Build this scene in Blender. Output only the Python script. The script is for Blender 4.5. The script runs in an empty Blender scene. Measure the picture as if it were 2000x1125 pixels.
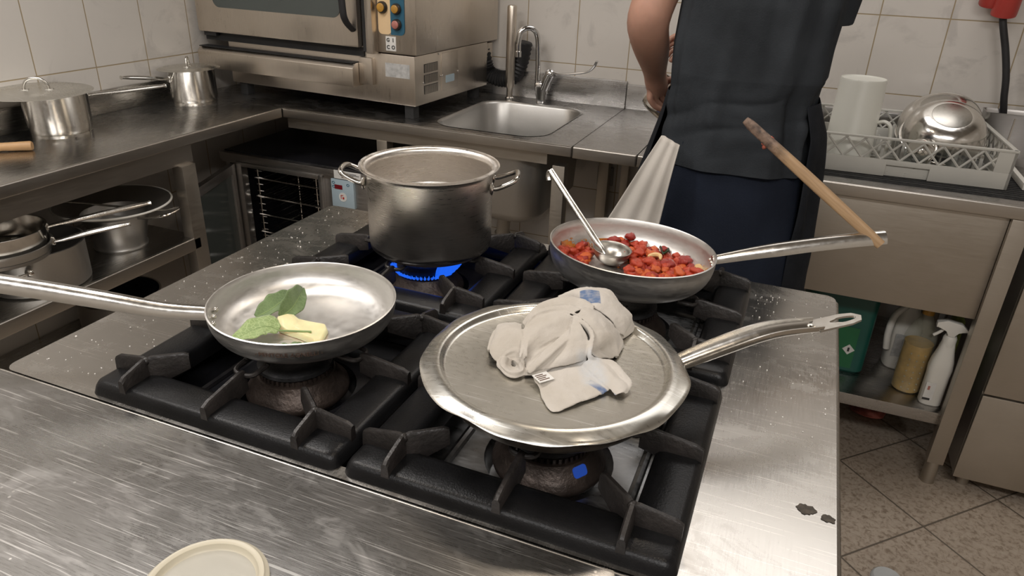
import bpy, bmesh, math, random
from mathutils import Vector, Matrix, noise

PI = math.pi
sc = bpy.context.scene
COL = sc.collection
random.seed(7)

# ------------------------------------------------------------------ camera
cam_d = bpy.data.cameras.new('camera')
cam = bpy.data.objects.new('camera', cam_d)
COL.objects.link(cam)
cam_d.sensor_fit = 'HORIZONTAL'
cam_d.sensor_width = 36.0
cam_d.lens = 1398.95 * 36.0 / 2000.0
cam_d.clip_start = 0.02
# rows: camera right / up / back axes in the room's frame
_R = Matrix(((0.925103338182161, 0.3782227745238058, 0.03363549487872611),
             (-0.19192966725070404, 0.3893293163153779, 0.9008805061085707),
             (0.32763824030973016, -0.83986321284416, 0.4327620214365267))).transposed()
cam.matrix_world = Matrix.Translation((0, 0, 1.462)) @ _R.to_4x4()
sc.camera = cam

# ------------------------------------------------------------------ world, lights, exposure
world = bpy.data.worlds.new('world')
sc.world = world
world.use_nodes = True
world.node_tree.nodes['Background'].inputs[0].default_value = (1.0, 0.93, 0.85, 1)
world.node_tree.nodes['Background'].inputs[1].default_value = 0.05
sc.view_settings.view_transform = 'Standard'
sc.view_settings.look = 'None'
sc.view_settings.gamma = 1.0
sc.view_settings.use_curve_mapping = False
sc.view_settings.exposure = 0.17


def area_light(name, loc, target, sx, sy, power, color=(1.0, 0.86, 0.70)):
    d = bpy.data.lights.new(name, 'AREA')
    d.shape = 'RECTANGLE'
    d.size = sx
    d.size_y = sy
    d.energy = power
    d.color = color
    o = bpy.data.objects.new(name, d)
    COL.objects.link(o)
    o.location = loc
    v = Vector(target) - Vector(loc)
    o.rotation_euler = v.to_track_quat('-Z', 'Y').to_euler()
    return o


# ceiling tubes by the back wall, over the left counter, and behind the photographer
area_light('ceiling_panel', (0.15, 2.36, 2.66), (0.15, 2.34, 0), 1.3, 0.75, 9, (1.0, 0.965, 0.94))
area_light('ceiling_tube', (-1.55, 0.75, 2.66), (-1.5, 0.8, 0), 0.22, 1.2, 21, (1.0, 0.965, 0.94))
area_light('ceiling_tube', (0.75, -0.7, 2.66), (0.6, 0.0, 0), 1.2, 0.22, 26, (1.0, 0.965, 0.94))
area_light('ceiling_tube', (-0.9, -0.9, 2.66), (-0.7, 0.0, 0), 1.2, 0.22, 16, (1.0, 0.965, 0.94))
# small hood lamps above the range
for hx, hy in ((-0.95, 0.55), (-0.35, 1.45), (0.15, 0.55)):
    area_light('hood_lamp', (hx, hy, 2.05), (hx * 0.6 - 0.15, hy * 0.8 + .1, 0.9), 0.1, 0.1, 1.6, (1.0, 0.84, 0.66))


# ------------------------------------------------------------------ materials
def new_mat(name):
    m = bpy.data.materials.new(name)
    m.use_nodes = True
    nt = m.node_tree
    b = nt.nodes['Principled BSDF']
    return m, nt, b


def N(nt, typ, **kw):
    n = nt.nodes.new(typ)
    for k, v in kw.items():
        if k.startswith('i_'):
            key = k[2:]
            key = int(key) if key.isdigit() else key
            n.inputs[key].default_value = v
        else:
            setattr(n, k, v)
    return n


def ramp(nt, src, stops):
    r = nt.nodes.new('ShaderNodeValToRGB')
    els = r.color_ramp.elements
    while len(els) < len(stops):
        els.new(0.5)
    for e, (p, c) in zip(els, stops):
        e.position = p
        e.color = c if len(c) == 4 else (*c, 1)
    nt.links.new(src, r.inputs[0])
    return r


def mixc(nt, fac, a, b, blend='MIX'):
    m = nt.nodes.new('ShaderNodeMix')
    m.data_type = 'RGBA'
    m.blend_type = blend
    for sock, v in ((m.inputs[0], fac), (m.inputs[6], a), (m.inputs[7], b)):
        if hasattr(v, 'is_output'):
            nt.links.new(v, sock)
        else:
            sock.default_value = v if not isinstance(v, tuple) or len(v) == 4 else (*v, 1)
    return m.outputs[2]


def coords(nt, scale=(1, 1, 1), rot=(0, 0, 0), kind='Object'):
    t = nt.nodes.new('ShaderNodeTexCoord')
    mp = nt.nodes.new('ShaderNodeMapping')
    mp.inputs['Scale'].default_value = scale
    mp.inputs['Rotation'].default_value = rot
    nt.links.new(t.outputs[kind], mp.inputs[0])
    return mp.outputs[0]


def noise_tex(nt, vec, scale, detail=4, rough=0.55, dist=0.0):
    n = N(nt, 'ShaderNodeTexNoise')
    n.inputs['Scale'].default_value = scale
    n.inputs['Detail'].default_value = detail
    n.inputs['Roughness'].default_value = rough
    n.inputs['Distortion'].default_value = dist
    nt.links.new(vec, n.inputs['Vector'])
    return n.outputs[0]


def bump(nt, b, src, strength=0.1, dist=0.01):
    n = nt.nodes.new('ShaderNodeBump')
    n.inputs['Strength'].default_value = strength
    n.inputs['Distance'].default_value = dist
    nt.links.new(src, n.inputs['Height'])
    nt.links.new(n.outputs[0], b.inputs['Normal'])
    return n


def maprange(nt, src, a, b, c, d):
    n = nt.nodes.new('ShaderNodeMapRange')
    for i, v in enumerate((a, b, c, d)):
        n.inputs[i + 1].default_value = v
    nt.links.new(src, n.inputs[0])
    return n.outputs[0]


def flat(name, col, rough=0.5, metal=0.0, var=0.0, vscale=8.0, bumpv=0.0, bscale=60.0, **kw):
    """plain procedural surface with soft colour variation and a fine bump"""
    m, nt, b = new_mat(name)
    b.inputs['Roughness'].default_value = rough
    b.inputs['Metallic'].default_value = metal
    vec = coords(nt)
    n = noise_tex(nt, vec, vscale, 5)
    lo = tuple(c * (1 - var) for c in col)
    hi = tuple(min(1, c * (1 + var)) for c in col)
    r = ramp(nt, n, [(0.3, lo), (0.7, hi)])
    nt.links.new(r.outputs[0], b.inputs['Base Color'])
    if bumpv:
        bump(nt, b, noise_tex(nt, vec, bscale, 3), bumpv, 0.004)
    for k, v in kw.items():
        b.inputs[k.replace('_', ' ')].default_value = v
    return m


def steel(name, col=(0.56, 0.54, 0.51), rough=0.3, streak=(2, 60, 60), var=0.1, cvar=0.12, bumpv=0.03,
          scratch=0.0, smudge=0.0, aniso=0.0):
    m, nt, b = new_mat(name)
    b.inputs['Metallic'].default_value = 1.0
    v1 = coords(nt, streak)
    n1 = noise_tex(nt, v1, 6, 5, 0.6)
    v0 = coords(nt)
    n0 = noise_tex(nt, v0, 5.0, 6, 0.6)
    rr = maprange(nt, n1, 0.3, 0.7, rough - var * 0.6, rough + var * 0.6)
    r2 = maprange(nt, n0, 0.35, 0.75, 0.0, var)
    ad = N(nt, 'ShaderNodeMath', operation='ADD')
    nt.links.new(rr, ad.inputs[0])
    nt.links.new(r2, ad.inputs[1])
    rsock = ad.outputs[0]
    lo = tuple(c * (1 - cvar) for c in col)
    hi = tuple(min(1, c * (1 + cvar)) for c in col)
    mx = N(nt, 'ShaderNodeMath', operation='MULTIPLY_ADD', i_1=0.5, i_2=0.0)
    nt.links.new(n1, mx.inputs[0])
    m2 = N(nt, 'ShaderNodeMath', operation='MULTIPLY_ADD', i_1=0.5)
    nt.links.new(n0, m2.inputs[0])
    nt.links.new(mx.outputs[0], m2.inputs[2])
    cr = ramp(nt, m2.outputs[0], [(0.3, lo), (0.7, hi)])
    csock = cr.outputs[0]
    if scratch:
        prev = None
        for ang, sx, thr in ((0.35, 3.2, 0.66), (-0.25, 2.6, 0.67), (0.75, 4.0, 0.69), (-1.1, 3.6, 0.71)):
            vs = coords(nt, (sx, 150, 1), (0, 0, ang))
            ns = noise_tex(nt, vs, 2.6, 2, 0.4, 0.3)
            st = maprange(nt, ns, thr, thr + 0.05, 0.0, 1.0)
            if prev is None:
                prev = st
            else:
                mxm = N(nt, 'ShaderNodeMath', operation='MAXIMUM')
                nt.links.new(prev, mxm.inputs[0])
                nt.links.new(st, mxm.inputs[1])
                prev = mxm.outputs[0]
        sc_ = N(nt, 'ShaderNodeMath', operation='MULTIPLY_ADD', i_1=scratch * 0.35)
        nt.links.new(prev, sc_.inputs[0])
        nt.links.new(rsock, sc_.inputs[2])
        rsock = sc_.outputs[0]
        csock = mixc(nt, maprange(nt, prev, 0, 1, 0, min(0.75, scratch * 5)), csock, tuple(min(1, c * 1.9) for c in col))
    if smudge:
        ns = noise_tex(nt, coords(nt, (1.0, 1.6, 1)), 9, 8, 0.72, 0.6)
        sm = maprange(nt, ns, 0.5, 0.72, 0.0, 1.0)
        csock = mixc(nt, maprange(nt, sm, 0, 1, 0, smudge), csock, (0.75, 0.72, 0.68))
        a2 = N(nt, 'ShaderNodeMath', operation='MULTIPLY_ADD', i_1=0.16)
        nt.links.new(sm, a2.inputs[0])
        nt.links.new(rsock, a2.inputs[2])
        rsock = a2.outputs[0]
        # pale dried specks
        vo = N(nt, 'ShaderNodeTexVoronoi', feature='F1')
        vo.inputs['Scale'].default_value = 55
        nt.links.new(v0, vo.inputs['Vector'])
        sp = maprange(nt, vo.outputs['Distance'], 0.06, 0.11, 1.0, 0.0)
        keep = maprange(nt, noise_tex(nt, v0, 7, 2), 0.55, 0.62, 0.0, 0.8)
        mu = N(nt, 'ShaderNodeMath', operation='MULTIPLY')
        nt.links.new(sp, mu.inputs[0])
        nt.links.new(keep, mu.inputs[1])
        csock = mixc(nt, mu.outputs[0], csock, (0.8, 0.78, 0.74))
    nt.links.new(rsock, b.inputs['Roughness'])
    nt.links.new(csock, b.inputs['Base Color'])
    if aniso:
        b.inputs['Anisotropic'].default_value = aniso
        tg = N(nt, 'ShaderNodeTangent', direction_type='RADIAL', axis='Z')
        nt.links.new(tg.outputs[0], b.inputs['Tangent'])
    if bumpv:
        bump(nt, b, n1, bumpv, 0.003)
    return m


M = {}
M['counter'] = steel('brushed_counter_steel', (0.43, 0.42, 0.41), 0.24, (3, 60, 60), 0.1, 0.1, 0.02, smudge=0.06)
M['counter_y'] = steel('brushed_side_counter_steel', (0.48, 0.465, 0.44), 0.22, (60, 3, 60), 0.08, 0.1, 0.02)
M['worktop'] = steel('scratched_worktop_steel', (0.29, 0.282, 0.27), 0.26, (5, 130, 40), 0.07, 0.08, 0.01, scratch=0.14, smudge=0.12)
M['range_top'] = steel('smudged_range_steel', (0.45, 0.43, 0.40), 0.23, (90, 5, 40), 0.05, 0.07, 0.0, scratch=0.05, smudge=0.2)
M['panel'] = steel('satin_panel_steel', (0.48, 0.44, 0.385), 0.4, (3, 3, 60), 0.1, 0.08, 0.02)
M['oven'] = steel('oven_steel', (0.70, 0.635, 0.555), 0.3, (60, 60, 3), 0.1, 0.08, 0.02)
M['cabinet'] = steel('grey_cabinet_steel', (0.48, 0.46, 0.44), 0.35, (3, 3, 60), 0.1, 0.08, 0.02)
M['sink'] = steel('sink_steel', (0.5, 0.49, 0.47), 0.38, (30, 30, 30), 0.08, 0.06, 0.01)
M['pot'] = steel('stockpot_steel', (0.80, 0.76, 0.71), 0.27, (7, 7, 110), 0.14, 0.14, 0.005, aniso=0.8)
M['polish'] = steel('polished_steel', (0.72, 0.70, 0.66), 0.14, (20, 20, 20), 0.08, 0.06, 0.0)
M['chrome'] = steel('chrome', (0.72, 0.72, 0.72), 0.07, (20, 20, 20), 0.04, 0.03, 0.0)
M['ladle'] = steel('ladle_steel', (0.52, 0.50, 0.46), 0.3, (20, 20, 20), 0.08, 0.1, 0.0)
M['alu'] = steel('worn_aluminium', (0.68, 0.665, 0.64), 0.37, (12, 12, 50), 0.12, 0.10, 0.0, aniso=0.3)
M['edge'] = steel('counter_edge_steel', (0.50, 0.47, 0.43), 0.34, (3, 3, 60), 0.06, 0.06, 0.0)
M['lid'] = steel('lid_aluminium', (0.64, 0.625, 0.575), 0.27, (14, 40, 14), 0.05, 0.05, 0.0, scratch=0.10)
M['handle'] = steel('handle_steel', (0.64, 0.62, 0.58), 0.2, (20, 20, 20), 0.08, 0.06, 0.0)
M['burnt'] = flat('burnt_pan_metal', (0.10, 0.085, 0.07), 0.5, 0.8, 0.7, 30, 0.2, 90)
M['cast'] = flat('black_cast_iron', (0.0055, 0.0055, 0.006), 0.34, 0.0, 0.5, 14, 0.12, 420, Specular_IOR_Level=0.25)
M['rib'] = flat('worn_cast_rib', (0.017, 0.0145, 0.0135), 0.42, 0.1, 0.6, 20, 0.25, 160)
M['burner'] = flat('burnt_burner_iron', (0.055, 0.041, 0.034), 0.42, 0.6, 0.55, 22, 0.25, 140)
M['cap'] = flat('burner_cap_iron', (0.035, 0.035, 0.036), 0.5, 0.5, 0.5, 40, 0.25, 200)
M['enamel'] = flat('black_enamel', (0.012, 0.012, 0.014), 0.22, 0.0, 0.4, 10, 0.05, 60)
M['tray'] = steel('spill_tray_steel', (0.42, 0.42, 0.42), 0.3, (10, 30, 10), 0.15, 0.3, 0.05)
M['black'] = flat('black_rubber', (0.015, 0.015, 0.016), 0.55, 0, 0.3, 20, 0.1)
M['dark'] = flat('dark_void_paint', (0.02, 0.02, 0.02), 0.7, 0, 0.3, 10)
M['mat'] = flat('black_ribbed_mat', (0.018, 0.018, 0.018), 0.6, 0, 0.5, 60, 0.6, 260)
M['rack'] = flat('grey_rack_plastic', (0.52, 0.51, 0.465), 0.45, 0, 0.06, 6, 0.03)
M['jug'] = flat('milky_plastic', (0.66, 0.655, 0.59), 0.35, 0, 0.04, 6)
M['white'] = flat('white_plastic', (0.72, 0.70, 0.64), 0.4, 0, 0.06, 6, 0.02)
M['pipe'] = flat('white_drain_plastic', (0.55, 0.51, 0.45), 0.45, 0, 0.15, 10, 0.03)
M['lidplastic'] = flat('frosted_lid_plastic', (0.78, 0.72, 0.57), 0.35, 0, 0.05, 8, Alpha=0.58)
M['lidpanel'] = flat('thin_frosted_plastic', (0.70, 0.67, 0.58), 0.4, 0, 0.05, 8, Alpha=0.42)
M['red'] = flat('red_plastic', (0.42, 0.045, 0.035), 0.4, 0, 0.12, 8, 0.03)
M['green'] = flat('green_canister_plastic', (0.008, 0.075, 0.058), 0.4, 0, 0.15, 6, 0.03)
M['greenlabel'] = flat('green_paper', (0.015, 0.12, 0.045), 0.6, 0, 0.1, 10)
M['glassdark'] = flat('oven_window_glass', (0.07, 0.08, 0.075), 0.12, 0.0, 0.1, 3)
M['cream'] = flat('cream_panel_print', (0.72, 0.52, 0.30), 0.45, 0, 0.05, 6)
M['blue'] = flat('blue_panel_print', (0.02, 0.10, 0.16), 0.45, 0, 0.05, 6)
M['knob'] = flat('dark_knob_ring', (0.03, 0.025, 0.02), 0.35, 0, 0.1, 6)
M['amber'] = flat('amber_lens', (0.46, 0.24, 0.04), 0.3, 0, 0.2, 60)
M['rosy'] = flat('rosy_lens', (0.42, 0.16, 0.13), 0.3, 0, 0.2, 60)
M['plate'] = flat('worn_label_paper', (0.48, 0.48, 0.47), 0.5, 0.2, 0.25, 60)
M['paper'] = flat('white_label_paper', (0.66, 0.65, 0.62), 0.55, 0, 0.08, 30)
M['ink'] = flat('black_ink', (0.03, 0.03, 0.03), 0.6)
M['panelblue'] = flat('pale_blue_panel', (0.36, 0.45, 0.50), 0.4, 0, 0.05, 8)
M['display'] = flat('dark_red_display', (0.16, 0.01, 0.015), 0.2)
M['shirt'] = flat('black_cotton', (0.028, 0.032, 0.037), 0.85, 0, 0.25, 9, 0.25, 300, Specular_IOR_Level=0.12)
M['navy'] = flat('navy_cotton', (0.013, 0.017, 0.028), 0.85, 0, 0.2, 7, 0.25, 300, Specular_IOR_Level=0.12)
M['apron'] = flat('black_apron_cotton', (0.015, 0.017, 0.021), 0.8, 0, 0.3, 12, 0.3, 200, Specular_IOR_Level=0.12)
M['skin'] = flat('skin', (0.42, 0.235, 0.17), 0.5, 0, 0.12, 14, 0.08, 120, Subsurface_Weight=0.12)
M['hair'] = flat('dark_hair', (0.03, 0.02, 0.015), 0.6, 0, 0.3, 60, 0.4, 200)
M['shoe'] = flat('black_shoe_leather', (0.02, 0.02, 0.02), 0.45, 0, 0.2, 20)
M['wood'] = flat('pale_beech', (0.50, 0.30, 0.14), 0.5, 0, 0.2, 14, 0.1, 80)
M['outlet'] = flat('grey_outlet_plate', (0.30, 0.29, 0.27), 0.5, 0, 0.08, 10)
M['oil'] = flat('golden_oil', (0.42, 0.25, 0.045), 0.15, 0, 0.35, 24)
M['clearplastic'] = flat('clear_bottle_plastic', (0.50, 0.50, 0.40), 0.08, 0, 0.2, 10, Alpha=0.22)
M['water'] = flat('cloudy_water', (0.30, 0.28, 0.26), 0.06, 0, 0.1, 10, 0.05, 20, Transmission_Weight=0.4, IOR=1.33)
M['stone'] = flat('pale_grey_disc', (0.42, 0.43, 0.43), 0.5, 0, 0.1, 12)
M['pack'] = flat('red_white_wrapper', (0.35, 0.10, 0.08), 0.5, 0, 0.9, 14)
M['fade'] = flat('washed_blue_print', (0.10, 0.16, 0.28), 0.8, 0, 0.3, 60)


def tile_material(name, axis, u0, z0, tw, th, col, vein):
    m, nt, b = new_mat(name)
    g = N(nt, 'ShaderNodeNewGeometry')
    sp = N(nt, 'ShaderNodeSeparateXYZ')
    nt.links.new(g.outputs['Position'], sp.inputs[0])

    def joint(sock, off, size, t):
        a = N(nt, 'ShaderNodeMath', operation='SUBTRACT', i_1=off)
        nt.links.new(sock, a.inputs[0])
        d = N(nt, 'ShaderNodeMath', operation='DIVIDE', i_1=size)
        nt.links.new(a.outputs[0], d.inputs[0])
        f = N(nt, 'ShaderNodeMath', operation='FRACT')
        nt.links.new(d.outputs[0], f.inputs[0])
        s = N(nt, 'ShaderNodeMath', operation='SUBTRACT', i_1=0.5)
        nt.links.new(f.outputs[0], s.inputs[0])
        ab = N(nt, 'ShaderNodeMath', operation='ABSOLUTE')
        nt.links.new(s.outputs[0], ab.inputs[0])
        fl = N(nt, 'ShaderNodeMath', operation='FLOOR')
        nt.links.new(d.outputs[0], fl.inputs[0])
        return maprange(nt, ab.outputs[0], 0.5 - t / size, 0.5 - t / size * 0.6, 0.0, 1.0), fl.outputs[0]

    ju, fu = joint(sp.outputs[axis], u0, tw, 0.0022)
    jv, fv = joint(sp.outputs[2], z0, th, 0.0022)
    mx = N(nt, 'ShaderNodeMath', operation='MAXIMUM')
    nt.links.new(ju, mx.inputs[0])
    nt.links.new(jv, mx.inputs[1])
    vec = coords(nt, (1, 1, 1), (0.5, 0.6, 0.3))
    n = noise_tex(nt, vec, 5.5, 7, 0.6, 1.2)
    base = ramp(nt, n, [(0.34, vein), (0.46, col), (1.0, tuple(min(1, c * 1.04) for c in col))])
    c2 = mixc(nt, mx.outputs[0], base.outputs[0], (0.32, 0.25, 0.15))
    nt.links.new(c2, b.inputs['Base Color'])
    r = maprange(nt, mx.outputs[0], 0, 1, 0.22, 0.8)
    nt.links.new(r, b.inputs['Roughness'])
    inv = N(nt, 'ShaderNodeMath', operation='MULTIPLY_ADD', i_1=-1.0, i_2=1.0)
    nt.links.new(mx.outputs[0], inv.inputs[0])
    bump(nt, b, inv.outputs[0], 0.35, 0.002)
    return m


WTILE = (0.60, 0.565, 0.52)
WVEIN = (0.50, 0.47, 0.435)
M['tile_left'] = tile_material('glazed_tile_side', 1, 1.545, 1.047, 0.211, 0.247, WTILE, WVEIN)
M['tile_back'] = tile_material('glazed_tile_back', 0, -1.063, 1.046, 0.2065, 0.246, WTILE, WVEIN)


def floor_material():
    m, nt, b = new_mat('speckled_floor_tile')
    g = N(nt, 'ShaderNodeNewGeometry')
    mp = N(nt, 'ShaderNodeMapping')
    mp.inputs['Rotation'].default_value = (0, 0, PI / 4)
    nt.links.new(g.outputs['Position'], mp.inputs[0])
    sp = N(nt, 'ShaderNodeSeparateXYZ')
    nt.links.new(mp.outputs[0], sp.inputs[0])
    js = []
    S = 0.3125
    # joints y-x = 1.352 and x+y = 2.448
    for ax, off in ((0, -1.352 / math.sqrt(2)), (1, 2.448 / math.sqrt(2))):
        a = N(nt, 'ShaderNodeMath', operation='SUBTRACT', i_1=off)
        nt.links.new(sp.outputs[ax], a.inputs[0])
        d = N(nt, 'ShaderNodeMath', operation='DIVIDE', i_1=S)
        nt.links.new(a.outputs[0], d.inputs[0])
        f = N(nt, 'ShaderNodeMath', operation='FRACT')
        nt.links.new(d.outputs[0], f.inputs[0])
        s = N(nt, 'ShaderNodeMath', operation='SUBTRACT', i_1=0.5)
        nt.links.new(f.outputs[0], s.inputs[0])
        ab = N(nt, 'ShaderNodeMath', operation='ABSOLUTE')
        nt.links.new(s.outputs[0], ab.inputs[0])
        js.append(maprange(nt, ab.outputs[0], 0.5 - 0.0035 / S, 0.5 - 0.002 / S, 0.0, 1.0))
    mx = N(nt, 'ShaderNodeMath', operation='MAXIMUM')
    nt.links.new(js[0], mx.inputs[0])
    nt.links.new(js[1], mx.inputs[1])
    v = coords(nt)
    n1 = noise_tex(nt, v, 70, 4, 0.65, 0.8)
    n2 = noise_tex(nt, v, 4, 4)
    c1 = ramp(nt, n1, [(0.36, (0.19, 0.145, 0.105)), (0.5, (0.35, 0.29, 0.23)), (0.75, (0.42, 0.36, 0.29))])
    c2 = mixc(nt, maprange(nt, n2, 0.3, 0.7, 0.0, 0.35), c1.outputs[0], (0.26, 0.21, 0.16))
    c3 = mixc(nt, mx.outputs[0], c2, (0.10, 0.08, 0.06))
    nt.links.new(c3, b.inputs['Base Color'])
    b.inputs['Roughness'].default_value = 0.55
    bump(nt, b, n1, 0.15, 0.002)
    return m


M['floor'] = floor_material()
M['plaster'] = flat('dull_ceiling_paint', (0.34, 0.32, 0.29), 0.8, 0, 0.03, 3)
M['hoodsteel'] = steel('hood_steel', (0.42, 0.40, 0.37), 0.35, (3, 60, 60), 0.1, 0.1, 0.02)

# ------------------------------------------------------------------ mesh helpers
WM = {}


def wm(o):
    return WM.get(o.name, Matrix.Identity(4)) if o else Matrix.Identity(4)


def link(o, parent=None, local=None):
    COL.objects.link(o)
    L = local if local is not None else Matrix.Identity(4)
    if parent:
        o.parent = parent
    o.matrix_local = L
    WM[o.name] = wm(parent) @ L
    return o


def tag(o, label=None, cat=None, group=None, kind=None):
    if label: o['label'] = label
    if cat: o['category'] = cat
    if group: o['group'] = group
    if kind: o['kind'] = kind
    return o


def thing(name, label, cat, loc=(0, 0, 0), mat4=None, rz=0.0, group=None):
    o = bpy.data.objects.new(name, None)
    o.empty_display_size = 0.05
    L = mat4 if mat4 is not None else Matrix.Translation(loc) @ Matrix.Rotation(rz, 4, 'Z')
    link(o, None, L)
    return tag(o, label, cat, group)


class MB:
    def __init__(s):
        s.bm = bmesh.new()

    def box(s, a, b, bev=0.0, mx=None, seg=2):
        c = [(x + y) / 2 for x, y in zip(a, b)]
        d = [abs(y - x) for x, y in zip(a, b)]
        r = bmesh.ops.create_cube(s.bm, size=1.0)
        vs = r['verts']
        for v in vs:
            v.co = Vector((v.co.x * d[0] + c[0], v.co.y * d[1] + c[1], v.co.z * d[2] + c[2]))
        if bev > 0:
            es = list({e for v in vs for e in v.link_edges})
            rr = bmesh.ops.bevel(s.bm, geom=es, offset=min(bev, min(d) * 0.45), segments=seg, affect='EDGES', profile=0.6)
            vs = list({v for f in rr['faces'] for v in f.verts} | {v for v in vs if v.is_valid})
        if mx is not None:
            bmesh.ops.transform(s.bm, matrix=mx, verts=vs)
        return s

    def rings(s, rings, closed=True, cap=True, cap_end=None):
        vr = [[s.bm.verts.new(p) for p in r] for r in rings]
        n = len(vr[0])
        for a, b in zip(vr[:-1], vr[1:]):
            for i in range(n if closed else n - 1):
                j = (i + 1) % n
                try:
                    s.bm.faces.new((a[i], a[j], b[j], b[i]))
                except ValueError:
                    pass
        if cap and closed:
            try:
                s.bm.faces.new(list(reversed(vr[0])))
            except ValueError:
                pass
            try:
                s.bm.faces.new(vr[-1])
            except ValueError:
                pass
        return s

    def lathe(s, prof, seg=48, mx=None, wob=None):
        mx = mx or Matrix.Identity(4)
        prev = None
        for k, (r, z) in enumerate(prof):
            if r < 1e-6:
                cur = [s.bm.verts.new(mx @ Vector((0, 0, z)))]
            else:
                cur = []
                for i in range(seg):
                    a = 2 * PI * i / seg
                    rr, zz = (r, z) if wob is None else wob(k, a, r, z)
                    cur.append(s.bm.verts.new(mx @ Vector((rr * math.cos(a), rr * math.sin(a), zz))))
            if prev:
                if len(prev) == 1 and len(cur) > 1:
                    for i in range(seg):
                        s.bm.faces.new((prev[0], cur[i], cur[(i + 1) % seg]))
                elif len(cur) == 1 and len(prev) > 1:
                    for i in range(seg):
                        s.bm.faces.new((prev[i], cur[0], prev[(i + 1) % seg]))
                elif len(cur) > 1:
                    for i in range(seg):
                        j = (i + 1) % seg
                        s.bm.faces.new((prev[i], prev[j], cur[j], cur[i]))
            prev = cur
        return s

    def tube(s, path, r, seg=10, closed=False, sec=None, up=None, cap=True):
        """sweep a circle (or the 2D outline sec(t)) along path"""
        P = [Vector(p) for p in path]
        n = len(P)
        T = []
        for i in range(n):
            if closed:
                t = P[(i + 1) % n] - P[i - 1]
            else:
                t = P[min(i + 1, n - 1)] - P[max(i - 1, 0)]
            T.append(t.normalized())
        u = Vector(up) if up else (Vector((0, 0, 1)) if abs(T[0].z) < 0.9 else Vector((1, 0, 0)))
        rs = []
        for i in range(n):
            if up is not None:
                u = Vector(up)
            u = (u - T[i] * u.dot(T[i])).normalized()
            v = T[i].cross(u)
            t01 = i / max(1, n - 1)
            if sec:
                o = sec(t01)
            else:
                ri = r[i] if isinstance(r, (list, tuple)) else r
                o = [(ri * math.cos(2 * PI * k / seg), ri * math.sin(2 * PI * k / seg)) for k in range(seg)]
            rs.append([P[i] + v * a + u * b for a, b in o])
        if closed:
            rs.append(rs[0])
            vr = [[s.bm.verts.new(p) for p in q] for q in rs[:-1]]
            m = len(vr[0])
            for k in range(n):
                a, b = vr[k], vr[(k + 1) % n]
                for i in range(m):
                    s.bm.faces.new((a[i], a[(i + 1) % m], b[(i + 1) % m], b[i]))
            return s
        return s.rings(rs, cap=cap)

    def sphere(s, c, r, u=14, v=9, sq=(1, 1, 1)):
        mx = Matrix.Translation(c) @ Matrix.Diagonal((r * sq[0], r * sq[1], r * sq[2], 1))
        bmesh.ops.create_uvsphere(s.bm, u_segments=u, v_segments=v, radius=1.0, matrix=mx)
        return s

    def prism(s, poly, z0, z1, mx=None, bev=0.0):
        mx = mx or Matrix.Identity(4)
        a = [s.bm.verts.new(mx @ Vector((x, y, z0))) for x, y in poly]
        b = [s.bm.verts.new(mx @ Vector((x, y, z1))) for x, y in poly]
        n = len(poly)
        fs = [s.bm.faces.new(list(reversed(a))), s.bm.faces.new(b)]
        for i in range(n):
            j = (i + 1) % n
            fs.append(s.bm.faces.new((a[i], a[j], b[j], b[i])))
        if bev:
            es = list({e for f in fs for e in f.edges})
            bmesh.ops.bevel(s.bm, geom=es, offset=bev, segments=2, affect='EDGES', profile=0.6)
        return s

    def grid(s, f, nu, nv, closed_u=False):
        vs = [[s.bm.verts.new(f(i / nu, j / nv)) for j in range(nv + 1)] for i in range(nu if closed_u else nu + 1)]
        m = len(vs)
        for i in range(nu):
            for j in range(nv):
                a, b = vs[i], vs[(i + 1) % m]
                s.bm.faces.new((a[j], b[j], b[j + 1], a[j + 1]))
        return s

    def holed(s, outer, inner, z, t=0.02, wells=None):
        """flat plate with holes: filled top, and walls down"""
        def loop(pts):
            v = [s.bm.verts.new((x, y, z)) for x, y in pts]
            return v, [s.bm.edges.new((v[i], v[(i + 1) % len(v)])) for i in range(len(v))]
        ls = [loop(outer)] + [loop(p) for p in inner]
        edges = [e for l in ls for e in l[1]]
        r = bmesh.ops.triangle_fill(s.bm, use_beauty=True, use_dissolve=False, edges=edges, normal=(0, 0, 1))
        for v, _ in ls:
            w = [s.bm.verts.new((q.co.x, q.co.y, z - t)) for q in v]
            n = len(v)
            for i in range(n):
                j = (i + 1) % n
                s.bm.faces.new((v[i], w[i], w[j], v[j]))
        return s

    def build(s, name, m, parent=None, w=False, ang=38, sub=0, solid=0.0, mx=None, jitter=0.0):
        bm = s.bm
        if mx is not None:
            bmesh.ops.transform(bm, matrix=mx, verts=bm.verts)
        if w and parent:
            bmesh.ops.transform(bm, matrix=wm(parent).inverted(), verts=bm.verts)
        bmesh.ops.recalc_face_normals(bm, faces=bm.faces)
        lim = math.radians(ang)
        for e in bm.edges:
            if len(e.link_faces) == 2:
                try:
                    e.smooth = e.calc_face_angle() < lim
                except ValueError:
                    e.smooth = True
        for f in bm.faces:
            f.smooth = True
        me = bpy.data.meshes.new(name)
        bm.to_mesh(me)
        bm.free()
        ms = m if isinstance(m, (list, tuple)) else [m]
        for q in ms:
            me.materials.append(q)
        o = bpy.data.objects.new(name, me)
        link(o, parent)
        if solid:
            md = o.modifiers.new('thickness', 'SOLIDIFY')
            md.thickness = solid
            md.offset = 0
        if sub:
            md = o.modifiers.new('smooth', 'SUBSURF')
            md.levels = sub
            md.render_levels = sub
        return o


def root_of(o, loc):
    """give a single-mesh thing its own base point"""
    me = o.data
    me.transform(Matrix.Translation(-Vector(loc)))
    o.matrix_local = Matrix.Translation(loc)
    WM[o.name] = Matrix.Translation(loc)
    return o


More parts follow.
